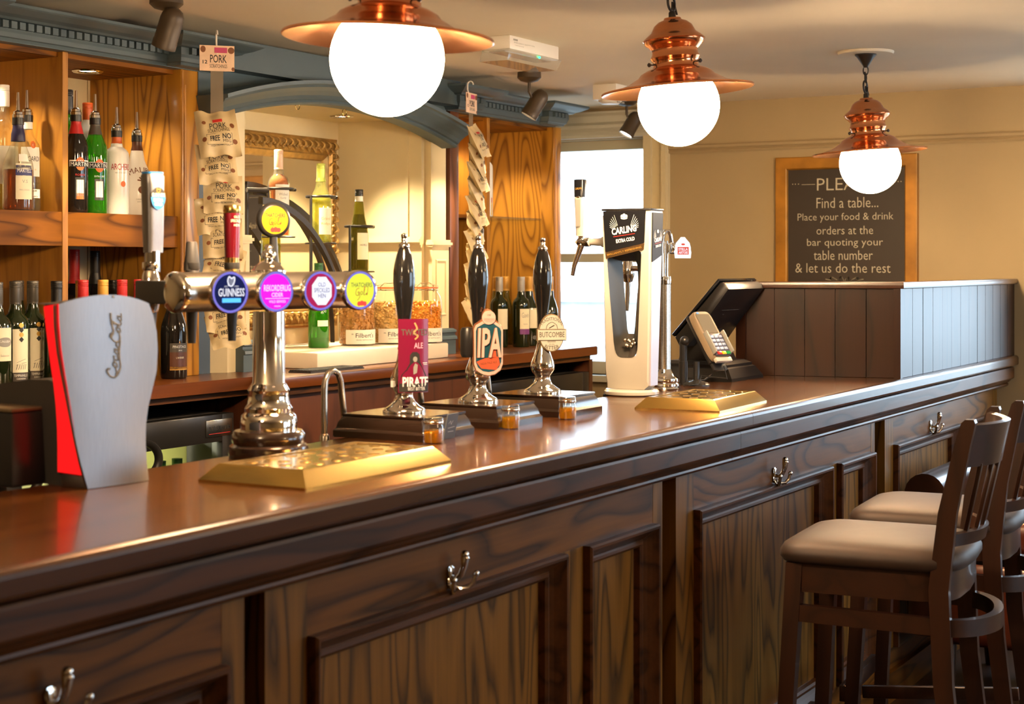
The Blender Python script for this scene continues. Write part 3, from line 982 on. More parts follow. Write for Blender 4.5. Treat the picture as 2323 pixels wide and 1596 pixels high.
# the arched alcove
al = thing('arched_alcove', 'cream panelled alcove under a grey blue arch in the back bar', 'alcove', (0, 0, 0))
AL, AR, AB = 4.25, 5.33, 3.86
SOF = 2.05
MB().box(4.0, 5.50, AB, AB + .03, KT, SOF).build('back_panel', M['cream'], al, smooth=0)
rp = MB()
MB().box(AL - .02, AL, FS + .02, AB, KT, SOF).build('side_panel', M['cream'], al, smooth=0)
rp.box(AR, AR + .02, FS + .02, AB, KT, SOF)
rp.box(AR - .006, AR, 3.52, 3.535, KT, SOF).box(AR - .005, AR, FS + .02, AB, 1.545, 1.556).box(AR - .012, AR, FS + .02, AB, 1.556, 1.566).box(AR - .018, AR, FS + .02, AB, 1.566, 1.578).box(AR - .008, AR, FS + .02, AB, 1.578, 1.588)
rp.build('side_panel', M['cream'], al, smooth=0)
MB().box(4.0, 5.50, 3.446, AB, SOF, SOF + .02).build('soffit', M['cream'], al, smooth=0)
# left pier: blue return, chamfer, face; right pier
MB().prism([(x, y, KT) for x, y in ((3.987, 3.46), (4.065, 3.452), (4.065, 3.60), (3.987, 3.60))], (0, 0, SOF - KT)).build('blue_return', M['blue_dk'], al, smooth=0)
pr, pr2 = MB(), MB()
pr.prism([(x, y, KT) for x, y in ((4.067, 3.470), (4.118, 3.425), (4.232, 3.425), (4.232, 3.60), (4.067, 3.60))], (0, 0, 1.555 - KT))
pr.prism([(x, y, 1.555) for x, y in ((4.067, 3.47), (4.125, 3.436), (4.216, 3.436), (4.216, 3.60), (4.067, 3.60))], (0, 0, SOF - 1.555))
pr2.prism([(x, y, KT) for x, y in ((5.352, 3.425), (5.475, 3.425), (5.475, 3.60), (5.352, 3.60))], (0, 0, 1.555 - KT))
pr2.prism([(x, y, 1.555) for x, y in ((5.36, 3.436), (5.47, 3.436), (5.47, 3.60), (5.36, 3.60))], (0, 0, SOF - 1.555))
for a, b, q in ((4.11, 4.238, pr), (5.346, 5.48, pr2)):
    q.box(a, b, 3.418, 3.45, 1.548, 1.556).box(a - .003, b + .003, 3.412, 3.45, 1.556, 1.566).box(a, b, 3.420, 3.45, 1.566, 1.576)
pr.build('pier', M['cream'], al, smooth=0); pr2.build('pier', M['cream'], al, smooth=0)
for a, b in ((4.14, 4.215), (5.375, 5.455)):
    MB().frame(a, b, KT + .15, 1.50, [(0, 3.4255), (.003, 3.420), (.008, 3.420), (.011, 3.4245)]).build('pier_panel', M['cream'], al, smooth=20)
# blue plinth blocks
for a, b in ((4.16, 4.29), (5.335, 5.475)):
    pb = MB()
    y = 3.40
    z = KT
    pf = [(3.46, z), (y - .008, z), (y - .008, z + .055), (y - .016, z + .058), (y - .014, z + .068), (y - .004, z + .074), (y - .004, z + .082), (y - .012, z + .086), (y - .010, z + .094), (y + .004, z + .10), (3.46, z + .10)]
    pb.prism([(a, yy, zz) for yy, zz in pf], (b - a, 0, 0))
    pb.build('plinth', M['blue'], al, smooth=20)
# arch: a crown moulding bent to a flat arc, with boarded frieze above
X0, X1, ZE, RISE = 3.99, 5.44, 1.938, .100
hs = (X1 - X0) / 2
RR = (hs * hs + RISE * RISE) / (2 * RISE)
def arc_pt(i, off):
    half = math.asin(hs / RR)
    a = -half + 2 * half * i
    r = RR + off
    return ((X0 + X1) / 2 + r * sin(a), ZE + RISE - RR + r * cos(a))
pf = [(0, 3.44), (0, 3.372), (.006, 3.366), (.014, 3.368), (.018, 3.360), (.030, 3.352), (.044, 3.335), (.056, 3.318), (.064, 3.312), (.066, 3.300), (.078, 3.298), (.078, 3.44)]
pf = crisp(pf)
R = []
for i in range(41):
    R.append([(*[arc_pt(i / 40, o)[0]], y, arc_pt(i / 40, o)[1]) for o, y in pf])
MB().loft(R).build('arch_moulding', M['blue'], al, smooth=25)
sp = MB()
N = 30
for i in range(N):
    a = arc_pt(i / N, .05); b = arc_pt((i + 1) / N, .05)
    sp.prism([(a[0], 3.425, a[1]), (b[0], 3.425, b[1]), (b[0], 3.425, 2.2), (a[0], 3.425, 2.2)], (0, .02, 0))
sp.build('spandrel', M['blue'], al, smooth=0)
MB().box(4.03, 5.46, 3.36, 3.44, 2.105, 2.20).build('frieze', M['blue'], al, smooth=0)
# carved bracket at the arch's left springing
MB().prism([(3.985, y, z) for y, z in ((3.46, 2.01), (3.36, 2.01), (3.36, 1.995), (3.375, 1.985), (3.385, 1.955), (3.405, 1.94), (3.46, 1.935))], (.03, 0, 0)).build('bracket', M['blue_dk'], al, smooth=0)

def downlight(x, y, z, label):
    t = thing('downlight', label, 'ceiling light', (x, y, z), 0, 'round recessed downlights')
    MB().lathe([(.030, .0), (.046, 0), (.048, -.003), (.044, -.007), (.032, -.004), (.030, .0)], (0, 0, 0), 32, cap=False).build('bezel', M['chrome'], t)
    MB().lathe([(0, -.001), (.030, -.001), (.030, 0), (0, 0)], (0, 0, 0), 24).build('lit_lens', M['downlit'], t)
    return t
downlight(5.09, 3.67, SOF, 'chrome downlight in the alcove ceiling')
downlight(3.69, 3.62, CB - .016, 'downlight in the top of the oak shelf cabinet')
for x, lab in ((4.485, 'brass cup hook under the arch, left of the downlight'), (4.76, 'brass cup hook under the arch, beside the lamp globe')):
    pts = [(0, 0, 0), (0, 0, -.014)] + [(.012 * sin(a), 0, -.026 + .012 * cos(a)) for a in [k * pi / 8 for k in range(0, 15)]]
    tag(MB().tube(pts, .0016, 8).build('cup_hook', M['brass'], loc=(x, 3.42, SOF)), lab, 'hook', 'cup hooks under the arch')

# gilt mirror on the alcove wall
mr = thing('gilt_mirror', 'mirror in a carved gilt frame on the alcove wall', 'mirror', (0, 0, 0))
m0, m1, z0, z1 = 4.30, 5.295, 1.235, 1.978
MB().frame(m0, m1, z0, z1, [(0, AB), (0, AB - .02), (.008, AB - .026), (.014, AB - .022), (.02, AB - .030), (.035, AB - .036), (.05, AB - .034), (.062, AB - .024), (.068, AB - .026), (.078, AB - .020), (.086, AB - .016), (.092, AB - .006)]).build('frame', M['gilt'], mr, smooth=30)
orn = MB()
random.seed(4)
def leaf(x, z, ang, s):
    n = 9
    L = []
    for i in range(n):
        q = i / (n - 1)
        cu = .9 * q * q
        px = s * (q * cos(cu)); pz = s * (q * sin(cu))
        c, d = cos(ang), sin(ang)
        L.append(((x + px * c - pz * d), AB - .037 - .008 * sin(pi * q), z + px * d + pz * c))
    orn.tube(L, [s * .20 * (sin(pi * (.12 + .83 * i / (n - 1))) + .05) for i in range(n)], 6)
w = .042
per = []
for i in range(46): per.append((m0 + w + (m1 - m0 - 2 * w) * i / 45, z1 - w, 0, i)); per.append((m0 + w + (m1 - m0 - 2 * w) * i / 45, z0 + w, pi, i))
for i in range(33): per.append((m1 - w, z0 + w + (z1 - z0 - 2 * w) * i / 32, pi / 2, i)); per.append((m0 + w, z0 + w + (z1 - z0 - 2 * w) * i / 32, -pi / 2, i))
for x, z, a, i in per:
    leaf(x, z, a + (.9 if i % 2 else -1.4), .028)
    orn.ball((x, AB - .036, z), .006, 8)
orn.build('carving', M['gilt'], mr)
MB().box(m0 + .088, m1 - .088, AB - .008, AB - .005, z0 + .088, z1 - .088).build('glass', M['mirror'], mr, smooth=0)

# fridges under the back counter
fglass = plain('textured_fridge_glass', srgb(196, 192, 130), .25, noise=.25, nscale=160, bump=.9)
fr_in = plain('fridge_interior', srgb(190, 186, 140), .5)
def fridge(x0, x1, y, ztop, label, handles, badge):
    t = thing('bottle_fridge', label, 'fridge', (x0, y, 0), 0, 'bottle fridges under the back counter')
    w = x1 - x0
    body = MB()
    body.box(0, w, .05, .50, .05, .07).box(0, w, .05, .50, ztop - .03, ztop).box(0, .02, .05, .50, .05, ztop).box(w - .02, w, .05, .50, .05, ztop).box(0, w, .48, .50, .05, ztop)
    body.box(.0, w, .05, .5, 0, .05)
    body.build('body', M['black_matt'], t, smooth=0)
    MB().box(.02, w - .02, .47, .478, .07, ztop - .03).build('back_lining', fr_in, t, smooth=0)
    MB().box(.02, w - .02, .10, .46, .60, .606).build('wire_shelf', M['satin'], t, smooth=0)
    n = len(handles)
    for k in range(n):
        a, b = w * k / n + .003, w * (k + 1) / n - .003
        d = MB()
        fw = .055
        d.box(a, a + fw, 0, .045, .08, ztop, .003).box(b - fw, b, 0, .045, .08, ztop, .003).box(a + fw, b - fw, 0, .045, ztop - .085, ztop, .003).box(a + fw, b - fw, 0, .045, .08, .16, .003)
        dr = d.build('door', M['black'], t)
        MB().box(a + fw, b - fw, .012, .02, .16, ztop - .085).build('door_glass', M['pane'], dr, smooth=0)
        h = handles[k]
        s = 1 if h < 0 else -1
        hx = a + .03 if h < 0 else b - .03
        pts = [(hx + s * .055 * sin(q) * 1.0, -.012 - .018 * sin(q), ztop - .105 + .052 * cos(q)) for q in [pi * i / 14 for i in range(15)]]
        MB().tube(pts, .0085, 10, flat=1.5).build('handle', M['black'], dr)
        if badge and k == n - 1:
            MB().box(b - .135, b - .012, -.004, 0, ztop - .068, ztop - .016, .001).build('badge', M['satin'], t)
            Lines().add(badge, .10, .017, 0, .003).flat('lettering', M['ink'], t, (b - .0735, -.004, ztop - .042), -90)
            Lines().rect(-.05, .05, -.001, .001).flat('underline', M['red_ink'], t, (b - .0735, -.004, ztop - .058), -90)
    return t
fridge(3.05, 3.985, 3.285, 1.015, 'black bottle fridge with a frosted lit window, under the left counter', (-1, -1), 'autonumis')
fridge(5.40, 6.29, 3.215, 1.015, 'black bottle fridge with a pale window, under the far right counter', (-1, -1), '')
lamp('fridge_lamp', 'AREA', (3.74, 3.60, .975), 1.6, (1, .95, .62), (3.74, 3.55, .3), shape='RECTANGLE', size=.36, size_y=.05)
lamp('fridge_lamp', 'AREA', (6.06, 3.55, .975), 1.5, (.8, .95, 1), (6.06, 3.5, .3), shape='RECTANGLE', size=.36, size_y=.05)
# frosted sheet hung inside the left fridge door
tag(MB().box(3.56, 3.95, 3.45, 3.454, .607, .93).build('frosted_sheet', thin_glass('frosted_glass', (.55, .56, .36), .55, (.78, .76, .44), 1.5, .25), smooth=0), 'speckled frosted sheet behind the left fridge door glass', 'sheet')
for k, (x, lab) in enumerate(((3.70, 'left bottle'), (3.785, 'middle bottle'), (3.86, 'right bottle'))):
    b = thing('fridge_bottle', lab + ' of the three behind the left fridge glass', 'bottle', (x, 3.41, .606), 0, 'bottles inside the left fridge')
    MB().lathe([(0, 0), (.026, 0), (.026, .15), (.014, .21), (.014, .25), (0, .25)], (0, 0, 0), 20).build('glass_body', M['paleglass'], b)
    MB().lathe([(0, .245), (.0165, .245), (.0165, .27), (0, .272)], (0, 0, 0), 20).build('cap', M['cap_green'], b)
# ---------------------------------------------------------------- bottles
def radius_of(prof):
    def f(z):
        for (r0, z0), (r1, z1) in zip(prof, prof[1:]):
            if z0 <= z <= z1 and z1 > z0:
                return r0 + (r1 - r0) * (z - z0) / (z1 - z0)
        return prof[-1][0]
    return f
def shape(kind, h, r):
    """outer profile (radius, height) of the glass up to the lip"""
    n = .0145
    if kind == 'bordeaux':
        b = [(r * .90, 0), (r, .006), (r, h * .60), (r * .96, h * .645), (r * .80, h * .685), (r * .52, h * .715), (n + .003, h * .75), (n, h * .80), (n, h)]
    elif kind == 'burgundy':
        b = [(r * .92, 0), (r, .006), (r, h * .46), (r * .95, h * .54), (r * .74, h * .63), (r * .50, h * .71), (n + .003, h * .79), (n, h * .84), (n, h)]
    elif kind == 'hock':
        b = [(r * .92, 0), (r, .006), (r, h * .42), (r * .90, h * .52), (r * .62, h * .68), (n + .004, h * .82), (n, h * .88), (n, h)]
    elif kind == 'vermouth':
        b = [(r * .92, 0), (r, .008), (r, h * .60), (r * 1.0, h * .66), (r * .93, h * .71), (r * .60, h * .80), (n + .003, h * .86), (n, h * .90), (n, h)]
    elif kind == 'spirit':
        b = [(r * .92, 0), (r, .008), (r, h * .62), (r * .93, h * .69), (r * .66, h * .75), (n + .003, h * .80), (n, h * .84), (n, h)]
    elif kind == 'shouldered':
        b = [(r * .94, 0), (r, .006), (r, h * .68), (r * .96, h * .73), (r * .80, h * .765), (r * .5, h * .80), (n + .003, h * .83), (n, h * .86), (n, h)]
    elif kind == 'malibu':
        b = [(r * .94, 0), (r, .006), (r, h * .30), (r * .97, h * .40), (r * .80, h * .55), (r * .52, h * .68), (n + .004, h * .80), (n, h * .86), (n, h)]
    elif kind == 'cognac':
        b = [(r * .95, 0), (r, .008), (r, h * .42), (r * .95, h * .50), (r * .76, h * .60), (r * .46, h * .72), (n + .004, h * .82), (n, h * .87), (n, h)]
    return b
def bottle(name, label, loc, kind, h, r, glass, cap=None, cap_h=.05, pourer=False, liquid=None, fill=.5, labels=(), texts=(), neck=None, group='spirits on the upper oak shelf', face=245):
    """labels: (z0, z1, half angle, material); texts: (Lines, z, material); z as a share of h"""
    t = thing(name, label, 'bottle', loc, 0, group)
    pr = shape(kind, h, r)
    rf = radius_of(pr)
    MB().lathe([(0, 0)] + pr + [(.009, h), (.009, h - .004)], (0, 0, 0), 36, cap=False).build('glass_body', M[glass], t, smooth=40)
    if liquid:
        lp = [(0, .004)] + [(max(.002, rf(z) - .003), z) for z in [.004 + (h * fill - .004) * k / 14 for k in range(15)]] + [(0, h * fill)]
        MB().lathe(lp, (0, 0, 0), 32, cap=False).build('liquid', M[liquid], t, smooth=40)
    if neck:
        z0, z1, mt = neck
        nb = [(rf(z) + .0007, z) for z in [h * (z0 + (z1 - z0) * k / 8) for k in range(9)]]
        MB().lathe(nb, (0, 0, 0), 28, cap=False).build('neck_foil', M[mt], t, smooth=40)
    if cap:
        c0 = h - cap_h
        cp = [(.0155, c0), (.0160, c0 + .002)]
        for k in range(3):
            zz = h - .016 + k * .005
            cp += [(.0160, zz), (.0150, zz + .001), (.0160, zz + .002)]
        cp += [(.0160, h + .001), (.0150, h + .003), (0, h + .003)]
        MB().lathe(cp, (0, 0, 0), 28).build('cap', M[cap], t, smooth=40)
    if pourer:
        pp = [(0, h - .002), (.0165, h - .002), (.0165, h + .006), (.014, h + .008), (.014, h + .014), (.0095, h + .017), (.006, h + .019), (.0052, h + .030), (.0036, h + .070), (0, h + .070)]
        MB().lathe(pp, (0, 0, 0), 20).build('pourer', M['chrome'], t)
        MB().lathe([(.0158, h - .022), (.0168, h - .021), (.0168, h - .003), (.0150, h - .002)], (0, 0, 0), 20, cap=False).build('collar', M['cap_black'], t)
    for z0, z1, half, mt in labels:
        patch(rf, h * z0, h * z1, face, half).build('paper_label', M[mt], t, smooth=60)
    for ln, z, mt in texts:
        ln.wrap('lettering', M[mt], t, rf, face, h * z, .0011)
    return t

SY = 3.50
def T(*rows):
    """rows of (text, width, height, y)"""
    L = Lines()
    for s, w, hh, y in rows:
        L.add(s, w, hh, 0, y)
    return L
bar_ = lambda w, h: Lines().rect(-w / 2, w / 2, -h / 2, h / 2)
# spirits, left bay
bottle('spirit_bottle', 'tall clear bottle with a white cap, behind the brandy on the left shelf', (3.345, 3.61, SH), 'bordeaux', .365, .040, 'clear', 'cap_white', .06, liquid='paleglass', fill=.40, labels=[(.22, .52, 60, 'paper')])
bottle('spirit_bottle', 'brandy bottle with navy neck foil and a metal pourer on the left shelf', (3.286, 3.49, SH), 'cognac', .265, .043, 'clear', None, pourer=True, liquid='cognac', fill=.44, neck=(.74, .97, 'cap_navy'),
       labels=[(.12, .50, 34, 'ivory'), (.37, .48, 34, 'blue_ink'), (.52, .60, 22, 'paper')], texts=[(T(('MARTELL', .042, .011, 0)), .425, 'white_ink'), (T(('V.S', .016, .009, 0)), .31, 'grey_ink'), (T(('FINE COGNAC', .03, .004, 0)), .22, 'grey_ink')], face=252)
bottle('spirit_bottle', 'clear white rum bottle with a pourer, beside the left upright', (3.358, 3.53, SH), 'spirit', .280, .037, 'clear', None, pourer=True, liquid='water', fill=.30, neck=(.85, .965, 'cap_white'),
       labels=[(.36, .66, 46, 'paper'), (.14, .23, 50, 'paper')], texts=[(T(('BACARDI', .052, .014, 0)), .54, 'ink'), (Lines().oval(.006, 0, .008, .011), .685, 'orange_ink'), (T(('SUPERIOR', .034, .005, .008), ('CARTA BLANCA', .04, .005, -.008)), .185, 'ink'), (Lines().add('* * *', .03, .005), .43, 'gold_ink')])
# spirits, right bay
bottle('spirit_bottle', 'dark red vermouth bottle with a red neck and pourer, next to the upright', (3.525, 3.505, SH), 'vermouth', .293, .036, 'blackglass', None, pourer=True, neck=(.80, .955, 'cap_red'),
       labels=[(.14, .36, 24, 'ink'), (.17, .335, 18, 'paper'), (.14, .20, 18, 'orange_ink')], texts=[(bar_(.064, .019), .50, 'white_ink'), (T(('ROSSO', .028, .006, 0)), .385, 'red_ink'), (Lines().oval(0, 0, .014, .020), .495, 'orange_ink')])
bottle('spirit_bottle', 'bright green vermouth bottle with a pourer on the shelf', (3.604, 3.505, SH), 'vermouth', .290, .036, 'greenglass', None, pourer=True, neck=(.82, .955, 'cap_grey'), liquid='greenglass', fill=.24,
       labels=[(.14, .36, 24, 'cap_black'), (.17, .335, 18, 'paper')], texts=[(bar_(.064, .019), .50, 'white_ink'), (T(('EXTRA DRY', .030, .005, 0)), .385, 'white_ink'), (Lines().oval(0, 0, .014, .020), .495, 'orange_ink')])
for o in [o for o in COL.objects if o.name.startswith('spirit_bottle') and 'vermouth' in o.get('label', '')]:
    rf = radius_of(shape('vermouth', .29, .036))
    Lines().rect(-.030, .030, -.008, .008).wrap('name_band', M['ink'], o, rf, 245, .29 * .497, .0016)
    Lines().add('MARTINI', .055, .012).wrap('lettering', M['white_ink'], o, rf, 245, .29 * .497, .0020)
bottle('spirit_bottle', 'dark green bottle with a black cap behind the red vermouth', (3.597, 3.61, SH), 'bordeaux', .375, .038, 'greenglass', 'cap_black', .07)
bottle('spirit_bottle', 'white bottle with a red and white cap behind the green vermouth', (3.70, 3.63, SH), 'shouldered', .345, .042, 'opal', 'cap_orange', .05)
bottle('spirit_bottle', 'frosted white bottle with an orange neck band and pourer on the shelf', (3.690, 3.50, SH), 'shouldered', .258, .037, 'opal', None, pourer=True, neck=(.84, .95, 'cap_orange'),
       texts=[(T(('ARCHERS', .062, .019, 0)), .56, 'red_ink'), (T(('PEACH SCHNAPPS', .036, .004, 0)), .49, 'grey_ink'), (Lines().oval(.006, 0, .008, .009), .36, 'orange_ink')])
mal = Lines().add('MALIBU', .085, .017, 0, -.075, arc=.085)
bottle('spirit_bottle', 'white coconut rum bottle with a brown neck, right end of the upper shelf', (3.778, 3.50, SH), 'malibu', .250, .046, 'opal', None, pourer=True, neck=(.80, .94, 'cap_brown'),
       texts=[(mal, .52, 'brown_ink'), (Lines().oval(0, -.012, .014, .012).stroke([(0, -.02), (.002, .016)], .003).stroke([(.002, .016), (-.014, .018)], .004).stroke([(.002, .016), (.016, .018)], .004).stroke([(.002, .016), (-.008, .026)], .004).stroke([(.002, .016), (.012, .026)], .004), .36, 'brown_ink'), (T(('CARIBBEAN RUM', .04, .004, .004), ('WITH COCONUT', .034, .004, -.004)), .18, 'grey_ink')])
# wines on the back counter, left
WG = 'wines on the back counter, left cabinet'
def ace():
    L = Lines()
    for y in (.044, .018):
        L.shape([(0, y - .008), (.007, y), (0, y + .008), (-.007, y)])
    L.stroke([(-.012, -.045), (0, -.040), (.012, -.036)], .0008).stroke([(-.014, -.052), (.004, -.047), (.016, -.045)], .0008)
    for k in range(5): L.stroke([(-.014 + k * .006, -.064), (-.010 + k * .006, -.050)], .0012)
    return L
def ace2():
    L = Lines()
    L.oval(0, .057, .0068, .0068).oval(0, .031, .0065, .0065).shape([(0, .048), (.006, .055), (-.006, .055)])
    return L
temp = lambda: dict(labels=[(.18, .575, 36, 'ivory'), (.10, .18, 36, 'cap_grey')], texts=[(ace(), .42, 'ink'), (ace2(), .42, 'gold_ink'), (T(('TEMPRANILLO', .040, .007, .004), ('CARINENA', .026, .004, -.005)), .14, 'paper')], face=252)
bottle('wine_bottle', 'red wine bottle with a playing-card label, left of the pair beside the soft drinks tower', (3.210, 3.42, KT), 'bordeaux', .302, .0375, 'darkglass', 'cap_grey', .055, neck=(.80, .99, 'cap_grey'), group=WG, **temp())
bottle('wine_bottle', 'red wine bottle with a playing-card label, right of the pair beside the soft drinks tower', (3.288, 3.435, KT), 'bordeaux', .302, .0375, 'darkglass', 'cap_grey', .055, neck=(.80, .99, 'cap_grey'), group=WG, **temp())
bottle('wine_bottle', 'dark wine bottle with a black and gold neck, half behind the soft drinks tower', (3.302, 3.357, KT), 'bordeaux', .302, .0375, 'darkglass', 'cap_black', .02, neck=(.74, .99, 'cap_black'), group=WG, labels=[(.18, .5, 36, 'ivory')], texts=[(bar_(.05, .003), .74, 'gold_ink')])
bottle('wine_bottle', 'wine bottle with a cream label cut by the left edge of the picture', (3.126, 3.40, KT), 'bordeaux', .300, .0375, 'darkglass', 'cap_grey', .055, neck=(.80, .99, 'cap_grey'), group=WG, labels=[(.30, .60, 40, 'ivory')], texts=[(Lines().oval(0, 0, .024, .013), .47, 'cap_grey' if False else 'grey_ink'), (T(('CALLEJA', .034, .007, 0)), .475, 'white_ink'), (T(('Seleccion', .026, .006, 0)), .35, 'grey_ink')], face=262)
bottle('wine_bottle', 'wine bottle in the second row at the left edge of the picture', (3.262, 3.56, KT), 'bordeaux', .300, .0375, 'darkglass', 'cap_black', .055, group=WG, labels=[(.3, .55, 36, 'ivory')])
bottle('wine_bottle', 'wine bottle in the second row, between the two playing-card bottles', (3.362, 3.57, KT), 'bordeaux', .302, .0375, 'darkglass', 'cap_grey', .055, group=WG, labels=[(.3, .55, 36, 'ivory')])
reds = [(3.474, 3.535, 'cap_red', 'first red-capped bottle right of the lower upright'), (3.503, 3.455, 'cap_red', 'second red-capped bottle from the upright, under the shelf'),
        (3.585, 3.455, 'cap_gold', 'gold-capped bottle between red caps under the shelf'), (3.660, 3.45, 'cap_red', 'red-capped bottle just right of the gold-capped one'), (3.733, 3.45, 'cap_red', 'red-capped bottle beside the silver tap handle')]
for x, y, c, lab in reds:
    bottle('wine_bottle', lab, (x, y, KT), 'bordeaux', .303, .036, 'darkglass', c, .055, group=WG, labels=[(.2, .5, 36, 'ivory')], texts=[(T(('ROUGE', .03, .006, 0)), .38, 'ink')] if False else [])
bottle('wine_bottle', 'gold-necked bottle behind the second red cap', (3.60, 3.56, KT), 'bordeaux', .300, .036, 'darkglass', 'cap_gold', .055, group=WG)
bottle('wine_bottle', 'dark-capped bottle behind the gold and red caps', (3.76, 3.58, KT), 'bordeaux', .300, .036, 'darkglass', 'cap_black', .055, group=WG)
bottle('magnum_bottle', 'large magnum with a red capsule at the back of the lower shelf', (3.715, 3.70, KT), 'bordeaux', .395, .052, 'blackglass', 'cap_red', .10, neck=(.74, .99, 'cap_red'), group=WG)
bottle('magnum_bottle', 'large black magnum beside the red-topped one on the lower shelf', (3.825, 3.72, KT), 'burgundy', .392, .050, 'blackglass', 'cap_black', .10, neck=(.74, .99, 'cap_black'), group=WG)
bottle('wine_bottle', 'dark wine bottle with brown and gold label in front of the oak post', (3.828, 3.395, KT), 'burgundy', .305, .0405, 'blackglass', 'cap_black', .05, group=WG,
       labels=[(.27, .36, 46, 'cap_grey'), (.10, .27, 46, 'cap_brown'), (.09, .125, 46, 'cap_gold')], texts=[(T(('PINOTAGE', .046, .008, 0)), .325, 'white_ink'), (T(('L\'AVENIR', .026, .006, 0)), .215, 'ivory'), (T(('2012', .012, .004, 0)), .288, 'white_ink')], face=250)
# right cabinet
WR = 'wines on the back counter, right cabinet'
sc = lambda: [(T(('Gavin', .034, .022, .012)), .42, 'grey_ink'), (T(('reserve', .02, .005, 0)), .33, 'grey_ink')]
RB = [(5.985, 3.49, 'cap_silver', 'darkglass', 'silver-capped bottle next to the right upright', 'bordeaux', 'ivory'), (6.05, 3.42, 'cap_silver', 'darkglass', 'silver-capped bottle with a scripted cream and purple label', 'bordeaux', 'ivory'),
      (6.115, 3.58, 'cap_gold', 'oliveglass', 'gold-capped bottle behind the scripted label, left', 'burgundy', None), (6.193, 3.58, 'cap_gold', 'oliveglass', 'gold-capped bottle behind the scripted label, right', 'burgundy', None),
      (6.155, 3.44, 'cap_gold', 'darkglass', 'gold-capped bottle left of the rightmost beer pump handle', 'burgundy', 'ivory'), (6.25, 3.39, 'cap_gold', 'darkglass', 'gold-capped bottle at the window end, right of the rightmost pump handle', 'burgundy', None),
      (5.99, 3.64, 'cap_black', 'darkglass', 'dark-capped bottle at the back of the right cabinet', 'bordeaux', None), (6.25, 3.50, 'cap_gold', 'darkglass', 'gold-capped bottle hidden behind the rightmost pump handle', 'burgundy', None)]
for x, y, c, g, lab, k, lb in RB:
    bottle('wine_bottle', lab, (x, y, KT), k, .297, .0375, g, c, .055, group=WR, labels=[(.26, .55, 38, lb)] if lb else [], texts=sc() if 'scripted label' not in lab and 'scripted' in lab else [], face=240,
           neck=(.80, .99, c))
patch(.0375, .055, .078, 240, 38).build('label_band', plain('purple_print', srgb(120, 60, 130), .5), [o for o in COL.objects if 'purple' in o.get('label', '')][0])
bottle('spirit_bottle', 'yellow and white bottle seen past the right upright', (5.975, 3.56, SH + .055), 'shouldered', .30, .038, 'opal', 'cap_yellow', .06, labels=[(.02, .20, 170, 'cap_yellow'), (.20, .27, 170, 'orange_ink')], group='spirits on the right upper shelf', neck=(.80, .9, 'cap_yellow'))
bottle('spirit_bottle', 'clear gin bottle with red lettering behind the dark oak post', (5.655, 3.56, SH + .055), 'shouldered', .30, .038, 'clear', 'cap_gold', .05, labels=[(.25, .6, 80, 'paper')], texts=[(T(('GIN', .03, .03, 0)), .42, 'red_ink')], group='spirits on the right upper shelf', liquid='water', fill=.6)

# ---------------------------------------------------------------- alcove: stone slab, jars, wine rack
ST = KT + .056
tag(MB().box(4.388, 5.215, 3.263, 3.72, KT, ST, .006).build('stone_slab', M['stone']), 'pale stone slab on the back counter under the arch', 'slab')
mat_ = MB().box(4.22, 4.52, 3.165, 3.255, KT, KT + .004)
for i in range(22):
    mat_.box(4.225 + i * .0134, 4.229 + i * .0134, 3.168, 3.252, KT + .004, KT + .009)
for j in range(7):
    mat_.box(4.222, 4.518, 3.168 + j * .0134, 3.172 + j * .0134, KT + .004, KT + .008)
tag(mat_.build('bar_mat', M['black_matt'], smooth=0), 'ribbed black rubber bar mat in front of the stone slab', 'mat')

